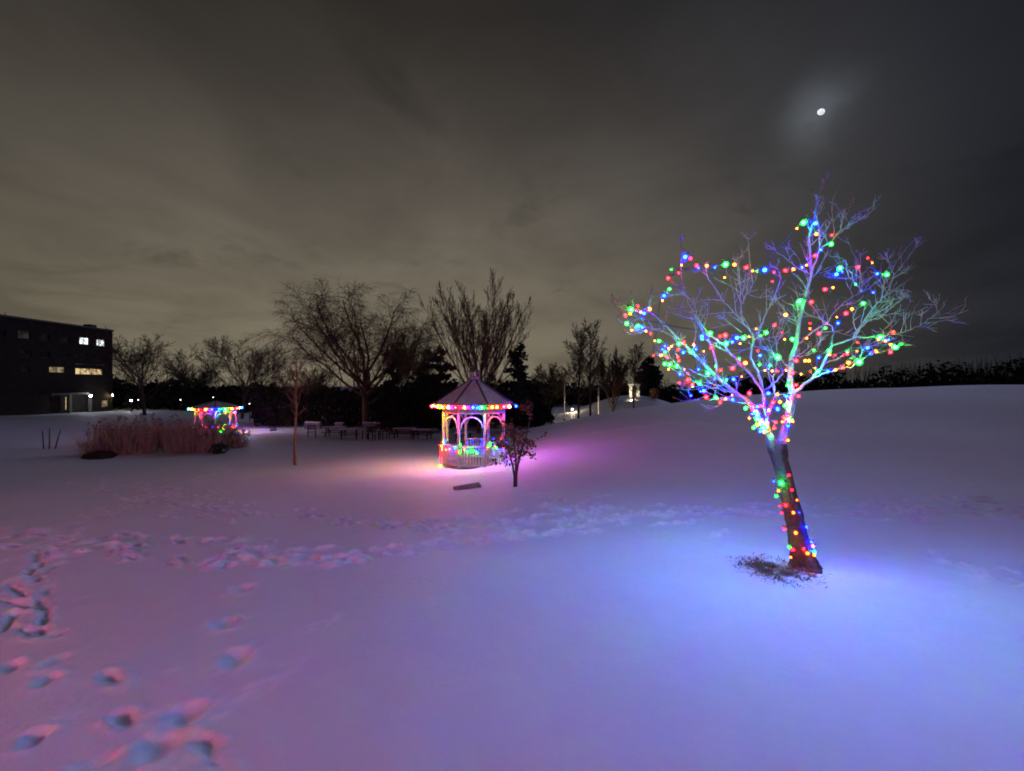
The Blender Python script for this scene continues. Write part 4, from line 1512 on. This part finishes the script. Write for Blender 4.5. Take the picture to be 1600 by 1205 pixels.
# ------------------------------------------------------------------ reeds
mb, pm_ = MB(), MB()
rc = hit(225, 712)
RD = rc.y
rg = random.Random(31)
CLUMP = [(rg.uniform(126, 306), rg.uniform(.3, 4.4), rg.uniform(.14, .36), rg.uniform(.65, 1.1)) for _ in range(38)]
for i in range(3600):
    ccx, ccd, crad, ch_ = CLUMP[rg.randrange(len(CLUMP))]
    ox, od = rg.gauss(0, crad), rg.gauss(0, crad)
    d = RD + ccd + od
    x = (ccx - CX) / F * RD + ox
    px_ = CX + x / RD * F
    edge = min(1.0, max(0.0, (px_ - 104) / 40.0)) * min(1.0, max(0.0, (342 - px_) / 26.0))
    z = gz(x, d)
    H = rg.uniform(.9, 2.25) * (.72 if px_ > 292 else 1) * (.45 + .55 * edge) * ch_ * (1 + .18 * mnoise.noise(Vector((x * .9, d * .5, 0))))
    lean = Vector((rg.gauss(0, .16) + ox * .45 - .30 * max(0, (165 - px_) / 50), rg.gauss(-.05, .16) + od * .4, 1)).normalized()
    b0 = Vector((x, d, z - .03))
    b1 = b0 + lean * H * .6
    b2 = b0 + lean * H + Vector((rg.gauss(0, .22), rg.gauss(0, .15), -.12 * rg.random())) * H * .5
    s_ = Vector((1, rg.uniform(-.6, .6), 0)).normalized() * rg.uniform(.007, .015)
    mb.add([tuple(v) for v in (b0 - s_, b0 + s_, b1 + s_, b1 - s_, b2)], [(0, 1, 2, 3), (3, 2, 4)])
    if rg.random() < .09 or (px_ > 285 and rg.random() < .2):
        c = b2
        for w in range(9):
            leaf(pm_, c + Vector((rg.gauss(0, .03), rg.gauss(0, .03), -.24 * rg.random())), rg.uniform(.06, .12), rg)
reeds = empty('reed_bed', (0, 0, 0), 0, 'tall dry reeds in a broad clump on the snow', 'reeds')
reeds['kind'] = 'stuff'
tag(mb.build('reed_blades', REED, reeds), kind='stuff')
tag(pm_.build('reed_plumes', PLUME, reeds), kind='stuff')
# undercut dark bank at its front
mb = MB()
bk = [hit(x, y) for x, y in [(126, 717), (140, 718.5), (160, 718), (176, 716), (186, 711), (178, 706), (160, 702), (140, 706), (130, 712)]]
n = len(bk)
cen = sum(bk, Vector()) / n
ring2 = [cen + (q - cen) * .55 + Vector((0, 0, .20 + .05 * math.sin(i * 2.1))) for i, q in enumerate(bk)]
mb.add([tuple(q - Vector((0, 0, .06))) for q in bk] + [tuple(q + Vector((0, 0, .05))) for q in bk] + [tuple(q) for q in ring2] + [tuple(cen + Vector((0, 0, .24)))],
       [(i, (i + 1) % n, n + (i + 1) % n, n + i) for i in range(n)] + [(n + i, n + (i + 1) % n, 2 * n + (i + 1) % n, 2 * n + i) for i in range(n)] + [(2 * n + i, 2 * n + (i + 1) % n, 3 * n) for i in range(n)])
tag(mb.build('soil_mound', SOILM, None, True), 'dark bare soil mound at the foot of the reeds', 'mound')

# stakes in the snow
for i, (xb, yb, xt, yt, lab) in enumerate([(68.5, 684, 66, 655, 'first of the thin dark stakes left of the reeds'), (77, 684, 77.5, 651, 'upright tallest thin dark stake left of the reeds'), (85, 683, 95, 653, 'thin dark stake leaning towards the reeds'),
                                           (149, 668, 150, 643, 'thin dark stake rising behind the reeds, nearer the building'), (156, 668, 157, 644, 'thin dark stake rising behind the reeds, nearer the gazebo')]):
    d = 26.0 if i < 3 else 33.0
    p0 = on(xb, d)
    p1 = p0 + Vector(((xt - xb) / F * d, 0, (yb - yt) / F * d))
    mb = MB()
    mb.tube([p0 - Vector((0, 0, .2)) - p0, (p1 - p0) * .55, (p1 - p0)], [.035, .03, .022], 6)
    o = mb.build('stake', DARKWOOD)
    o.location = p0
    tag(o, lab, 'stake', 'garden stakes')

# slab in the snow
p = hit(730, 763)
mb = MB()
mb.box((-.36, -.14, -.06), (.36, .14, .05))
o = mb.build('stone_slab', STONE, None, False, .015)
o.location = p + Vector((0, 0, .015))
o.rotation_euler = (.10, -.10, .30)
tag(o, 'flat grey stone slab lying in the snow by the small leafy tree', 'slab')

# ------------------------------------------------------------------ picnic furniture
def chair(px_, d, rz, label, h=1.0):
    p = on(px_, d)
    r = empty('garden_chair', p, rz, label, 'chair', 'garden seats on the snow')
    for sx in (-1, 1):
        for sy in (-1, 1):
            b = MB()
            b.box((sx * .27 - .03, sy * .25 - .03, -.05), (sx * .27 + .03, sy * .25 + .03, (.95 * h if sy > 0 else .62)))
            b.build('leg', DARKWOOD, r)
        b = MB()
        b.box((sx * .27 - .045, -.30, .622), (sx * .27 + .045, .217, .66))
        b.build('armrest', DARKWOOD, r)
    for k in range(4):
        b = MB()
        b.box((-.24, -.27 + k * .125, .42), (.24, -.165 + k * .125, .45))
        b.build('seat_slat', DARKWOOD, r)
    for k in range(2):
        b = MB()
        b.box((-.24, .235, .62 + k * .2), (.24, .265, .74 + k * .2))
        b.build('back_slat', DARKWOOD, r)
    b = MB()
    b.box((-.24, -.2, .451), (.24, .2, .485))
    b.build('snow', SNOWCAP, r, bevel=.012)
    return r


def picnic(px_, d, rz, label, L=1.8):
    p = on(px_, d)
    r = empty('picnic_table', p, rz, label, 'table', 'picnic tables on the snow')
    for k in range(5):
        b = MB()
        b.box((-L / 2, -.36 + k * .145, .71), (L / 2, -.225 + k * .145, .75))
        b.build('top_plank', DARKWOOD, r)
    for s in (-1, 1):
        for k in range(2):
            b = MB()
            y = s * .72 + (k - .5) * .15
            b.box((-L / 2, y - .068, .42), (L / 2, y + .068, .455))
            b.build('bench_plank', DARKWOOD, r)
        for e_ in (-1, 1):
            b = MB()
            b.beam((e_ * L * .36, s * .22, .70), (e_ * L * .36, s * .66, -.04), .09, .045)
            b.build('leg', DARKWOOD, r)
    for e_ in (-1, 1):
        b = MB()
        b.box((e_ * L * .36 + .03, -.80, .34), (e_ * L * .36 + .07, .80, .418))
        b.build('crossbar', DARKWOOD, r)
    b = MB()
    b.box((-L / 2 + .03, -.33, .7505), (L / 2 - .03, .33, .80))
    b.build('snow', SNOWCAP, r, bevel=.02)
    return r


chair(487, 32.5, .5, 'dark garden chair standing alone nearest the thin sapling')
picnic(524, 33.5, .15, 'dark picnic table nearest the lone chair', 1.7)
picnic(545, 32, .4, 'dark picnic table in the middle of the seats', 1.5)
chair(574, 32.5, -.4, 'dark garden chair beside the middle picnic table')
chair(584, 31.5, .9, 'dark garden chair under the willow, turned sideways')
chair(601, 32.5, -.9, 'dark garden chair nearest the willow trunk')
picnic(632, 34, .05, 'dark picnic table just past the willow trunk', 1.9)
picnic(660, 33, -.1, 'low dark picnic table nearest the gazebo', 1.5)
picnic(724, 32, .3, 'snow-capped picnic table seen through the gazebo', 1.4)

# low stone wall with snow on it, stone by stone
rg = random.Random(8)
wallroot = empty('stone_wall', on(590, 42.5), 0, 'low pale stone wall with snow on top behind the picnic tables', 'wall')
W0 = on(590, 42.5)
x = -7.4
while x < 8.2:
    w = rg.uniform(.7, 1.15)
    if rg.random() < .42:
        x += w
        continue
    for row in range(2):
        b = MB()
        gz_ = gz(W0.x + x, 42.5) - W0.z
        b.box((x + rg.uniform(0, .02), -.22 + rg.uniform(0, .05), gz_ - .1 + row * .36), (x + w - .025, .22, gz_ + .24 + row * .36))
        b.build('stone', WALLSTONE, wallroot, bevel=.02)
    b = MB()
    b.box((x, -.22, gz_ + .605), (x + w - .01, .24, gz_ + .605 + rg.uniform(.06, .12)))
    b.build('snow', SNOWCAP, wallroot, bevel=.03)
    x += w
p = on(426.5, 40)
bm = bmesh.new()
bmesh.ops.create_icosphere(bm, subdivisions=3, radius=.32)
for v in bm.verts:
    v.co *= 1 + .25 * mnoise.noise(v.co * 3)
    v.co.z *= .65
me_ = bpy.data.meshes.new('boulder')
bm.to_mesh(me_)
bm.free()
me_.materials.append(WALLSTONE)
o = inst('boulder', me_, None, tuple(p + Vector((0, 0, .12))))
tag(o, 'small pale boulder on the snow edge left of the thin sapling', 'boulder')

# ------------------------------------------------------------------ dark building on the left
BX = -57.8
Y0, Y1 = 30.0, 60.2


def by(px_):
    return -BX * F / (CX - px_)


def bz(py_, y):
    return CAMZ + (CY - py_) / F * y


ZT = bz(518, 60.2)
ZB = gz(BX, 56) - 1.2
bld = empty('building', (BX, 50, gz(BX, 56)), 0, 'dark four-storey brick building with a few lit windows', 'building')
O = Vector(bld.location)
wins = []      # y0,y1,z0,z1,kind
zr1 = (bz(539.5, by(145)), bz(529, by(145)))
for px_, kd in [(38, 'dim'), (70, 'faint'), (101, 'faint'), (132, 'cool'), (158, 'cool')]:
    y = by(px_)
    wins.append((y - .62, y + .62, zr1[0], zr1[1], kd))
for yy in (46.9, 44.6, 42.3, 40.0, 37.7):
    wins.append((yy - .62, yy + .62, zr1[0], zr1[1], 'dark'))
dz2 = 2.55
for px_, kd in [(40, 'faint'), (70, 'dark'), (101, 'dark'), (129, 'faint'), (158, 'dark')]:
    y = by(px_)
    wins.append((y - .62, y + .62, zr1[0] - dz2 + .4, zr1[1] - dz2 + .3, kd))
zr3 = (bz(585.5, by(140)), bz(576, by(140)))
wins.append((by(118), by(161.5), zr3[0], zr3[1], 'warm'))
wins.append((by(77), by(102), zr3[0] + .15, zr3[1] + .05, 'warmdim'))
wins.append((by(33), by(46), zr3[0] + .2, zr3[1], 'faint'))
zg = (bz(641, by(104)), bz(620, by(104)))
wins.append((by(102.5), by(105.8), zg[0], zg[1], 'warm'))
wins.append((by(107.5), by(110.8), zg[0], zg[1], 'warm'))
wins.append((by(159), by(169.5), bz(636, by(164)), bz(625.5, by(164)), 'warmdim'))
# wall with real openings: a grid of cells, the openings left out
ysb = sorted({Y0, Y1} | {w[0] for w in wins} | {w[1] for w in wins})
zsb = sorted({ZB, ZT} | {w[2] for w in wins} | {w[3] for w in wins})
mb = MB()
for i in range(len(ysb) - 1):
    for j in range(len(zsb) - 1):
        yc, zc = (ysb[i] + ysb[i + 1]) / 2, (zsb[j] + zsb[j + 1]) / 2
        if any(w[0] < yc < w[1] and w[2] < zc < w[3] for w in wins):
            continue
        mb.add([(0, ysb[i] - O.y, zsb[j] - O.z), (0, ysb[i + 1] - O.y, zsb[j] - O.z), (0, ysb[i + 1] - O.y, zsb[j + 1] - O.z), (0, ysb[i] - O.y, zsb[j + 1] - O.z)], [(0, 1, 2, 3)])
for w in wins:      # reveals
    a, b_, c, d = w[0] - O.y, w[1] - O.y, w[2] - O.z, w[3] - O.z
    mb.add([(0, a, c), (0, b_, c), (0, b_, d), (0, a, d), (-.2, a, c), (-.2, b_, c), (-.2, b_, d), (-.2, a, d)], [(0, 4, 5, 1), (1, 5, 6, 2), (2, 6, 7, 3), (3, 7, 4, 0)])
a, b_, c, d = Y0 - O.y, Y1 - O.y, ZB - O.z, ZT - O.z
mb.add([(0, b_, c), (-16, b_, c), (-16, b_, d), (0, b_, d), (0, a, c), (-16, a, c), (-16, a, d), (0, a, d)], [(0, 1, 2, 3), (7, 6, 5, 4), (1, 5, 6, 2)])
mb.build('wall', BRICK, bld)
mb = MB()
mb.box((-16.1, a - .1, d + .003), (.12, b_ + .1, d + .22))
mb.box((-2.2, b_ - 2.0, d + .222), (-1.2, b_ - 1.1, d + .75))
mb.build('roof', CONCRETE, bld)
mb = MB()
mb.box((.003, by(116) - O.y, bz(570.5, 56.5) - O.z), (.10, by(162) - O.y, bz(568.5, 56.5) - O.z))
mb.build('ledge', CONCRETE, bld)
PANE = {'cool': emission('lit_pane_cool', (0.92, 0.97, 1.0), 2.2), 'warm': emission('lit_pane_warm', (1.0, 0.72, 0.36), 1.0),
        'warmdim': emission('lit_pane_warm_dim', (1.0, 0.76, 0.42), 0.35), 'dim': emission('lit_pane_dim', (0.9, 0.95, .85), .03, False),
        'faint': emission('lit_pane_faint', (0.9, 0.95, 1.0), .006, False), 'dark': DARKGLASS}
# blinds and things inside make the lit panes uneven
for k in ('warm', 'warmdim', 'dim', 'faint', 'cool'):
    m = PANE[k]
    t = NT(m.node_tree)
    e = [n_ for n_ in m.node_tree.nodes if n_.type == 'EMISSION'][0]
    tcn = t.n('ShaderNodeTexCoord')
    base = tuple(e.inputs[0].default_value)[:3]
    t.link(t.ramp(t.noise(tcn.outputs['Object'], 1.7, 3.0, .6), [(.38, tuple(c_ * .25 for c_ in base)), (.58, base)]), e.inputs[0])
for w in wins:
    a, b_, c, d = w[0] - O.y, w[1] - O.y, w[2] - O.z, w[3] - O.z
    f_ = MB()
    t_ = .05
    f_.box((-.17, a, c), (-.11, a + t_, d))
    f_.box((-.17, b_ - t_, c), (-.11, b_, d))
    f_.box((-.168, a + t_, c), (-.112, b_ - t_, c + t_))
    f_.box((-.168, a + t_, d - t_), (-.112, b_ - t_, d))
    nmul = max(1, int((b_ - a) / 0.75))
    for k in range(1, nmul):
        yy = a + (b_ - a) * k / nmul
        f_.box((-.165, yy - .02, c + t_), (-.115, yy + .02, d - t_))
    fo = f_.build('window', FRAME, bld)
    for k in range(nmul):
        q = MB()
        y_a, y_b = a + (b_ - a) * k / nmul, a + (b_ - a) * (k + 1) / nmul
        q.add([(-.14, y_a + .01, c + .01), (-.14, y_b - .01, c + .01), (-.14, y_b - .01, d - .01), (-.14, y_a + .01, d - .01)], [(0, 1, 2, 3)])
        q.build('pane', PANE[w[4]], fo)
# entrance canopy
mb = MB()
cz = bz(616.5, 54.5)
mb.box((.003, by(62) - O.y, cz - O.z), (1.5, by(123) - O.y, cz - O.z + .22))
mb.build('canopy', CONCRETE, bld)
for px_ in (100, 132):
    mb = MB()
    mb.box((.55, by(px_) - O.y - .12, ZB - O.z), (.8, by(px_) - O.y + .22, cz - O.z - .01))
    mb.build('pillar', CONCRETE, bld)
# its lamps
COOL = emission('cool_lamp', (0.85, 0.95, 1.0), 160.0)
WARM = emission('warm_lamp', (1.0, 0.78, 0.46), 900.0)


def wall_lamp(px_, py_, outx, label, mat, r=.11):
    y = by(px_)
    p = Vector((BX + outx, y, bz(py_, y)))
    root = empty('wall_lamp', p, 0, label, 'lamp')
    b = MB()
    b.box((-outx + .005, -.05, .06), (.06, .05, .13))
    b.build('bracket', FRAME, root)
    vs, fs = ico(r, 2, .8)
    b = MB()
    b.add(vs, fs)
    b.build('lamp_globe', mat, root, True)
    return root


wall_lamp(121, 618.6, 1.75, 'bright cool-white lamp under the entrance canopy of the building', COOL, .12)
wall_lamp(172, 618, .35, 'small lamp on the brick wall near the building corner', WARM, .035)


def street_lamp(px_, py_, d, label, mat, r=.14, arm=0.0):
    x = (px_ - CX) / F * d
    z = CAMZ + (CY - py_) / F * d
    g0 = gz(x, d)
    root = empty('street_lamp', (x, d, g0), 0, label, 'lamp', 'far lamps along the paths')
    b = MB()
    b.tube([Vector((0, 0, -.2)), Vector((0, 0, (z - g0) * .5)), Vector((0, 0, z - g0 + .05))], [.06, .05, .035], 7)
    b.build('pole', DARKWOOD, root)
    vs, fs = ico(r, 2, .8, z - g0 - .0)
    b = MB()
    b.add(vs, fs)
    b.build('lamp_globe', mat, root, True)
    b = MB()
    b.lathe([(.0, z - g0 + r * 1.6), (r * 1.5, z - g0 + r * .9), (r * 1.4, z - g0 + r * .8), (0, z - g0 + r * .8)], 10)
    b.build('cap', DARKWOOD, root)
    return root


DIMW = emission('dim_lamp', (1.0, .93, .8), 9.0)
for (px_, py_, d, lab) in [(216, 625, 60, 'far lamp low beside the round-crowned tree'), (282, 625, 60, 'far faint lamp left of the distant gazebo roof'), (333, 621, 61, 'far faint lamp above the distant gazebo roof'),
                           (390, 631, 52, 'far lamp just past the distant gazebo eaves'), (417, 623, 60, 'far faint lamp under the spreading tree'), (655, 634, 44.5, 'far small lamp among the dark pines'), (674, 641, 44.5, 'far small lamp beside the gazebo eaves')]:
    street_lamp(px_, py_, d, lab, DIMW, .06)
street_lamp(923, 641, 47, 'glowing lamp at the foot of the slim trees', WARM, .09)
street_lamp(894, 640, 57, 'lamp over the lit path beside the slim bare tree', WARM, .065)
street_lamp(205, 626, 57, 'lamp over the lit snow beside the building', COOL, .10)

# white poles
for px_, yt, d, lab in [(882, 588, 50, 'slim white pole by the slim bare tree'), (935, 586, 49, 'slim white pole nearer the lit stone arch')]:
    p = on(px_, d)
    H = CAMZ + (CY - yt) / F * d - p.z
    root = empty('flag_pole', p, 0, lab, 'pole', 'white flag poles')
    b = MB()
    b.tube([Vector((0, 0, -.2)), Vector((0, 0, H * .5)), Vector((0, 0, H))], [.085, .075, .05], 10)
    b.build('pole', POLEM, root, True)
    vs, fs = ico(.09, 2, 1, H + .07)
    b = MB()
    b.add(vs, fs)
    b.build('finial', POLEM, root, True)
    b = MB()
    b.lathe([(.22, -.2), (.22, .06), (.12, .1), (.10, .25)], 12)
    b.build('pole_base', CONCRETE, root)

# lit stone arch on the knoll
p = on(991, 58)
ar = empty('stone_arch', p, 0, 'small floodlit white stone arch on the far knoll', 'monument')
for s in (-1, 1):
    b = MB()
    b.box((s * .52 - .16, -.2, -.3), (s * .52 + .16, .2, 1.45))
    b.box((s * .52 - .22, -.26, -.3), (s * .52 + .22, .26, .16))
    b.box((s * .52 - .22, -.26, 1.452), (s * .52 + .22, .26, 1.6))
    b.build('pillar', POLEM, ar)
b = MB()
b.box((-.85, -.24, 1.603), (.85, .24, 1.8))
b.build('lintel', POLEM, ar)
b = MB()
b.box((-.30, -.08, -.1), (.30, .08, 1.3))
b.build('panel', DARKWOOD, ar)
FLOODM = emission('flood_lens', (1.0, .85, .6), 2500.0)
fl_ = empty('flood_lamp', on(989, 55.6), 0, 'small floodlight on the snow in front of the stone arch', 'lamp')
b = MB()
b.box((-.12, -.08, -.1), (.12, .08, .10))
b.build('housing', DARKWOOD, fl_)
b = MB()
b.box((-.10, .082, .0), (.10, .10, .10))
b.build('lens', FLOODM, fl_)

# far tower with red beacons
d = 420.0
p = on(565, d)
root = empty('tower', p, 0, 'faint far tower with red beacon lights seen through the willow', 'tower')
b = MB()
zt = CAMZ + (CY - 563) / F * d - p.z
for s in (-1, 1):
    for q in (-1, 1):
        b.beam((s * 6, q * 6, -2), (s * 4.5, q * 4.5, zt), .9, .9)
for k in range(8):
    z0, z1 = zt * k / 8, zt * (k + 1) / 8
    b.beam((-6 + .19 * k, -6 + .19 * k, z0), (6 - .19 * k - .19, -6 + .19 * k, z1), .4, .4)
    b.beam((6 - .19 * k, -6 + .19 * k, z0), (-6 + .19 * k + .19, -6 + .19 * k, z1), .4, .4)
b.build('mast', DARKWOOD, root)
REDB = emission('red_beacon', (1.0, .07, .02), 1.0)
for s in (-9, -3, 3):
    b = MB()
    vs, fs = ico(.9, 2)
    b.add([(v[0] + s * .8 + .6, v[1] - 4.5, v[2] + zt) for v in vs], fs)
    b.build('beacon', REDB, root)
b = MB()
b.box((-8, -5.3, zt - 1.4), (4.5, -3.8, zt - .95))
b.build('platform', DARKWOOD, root)
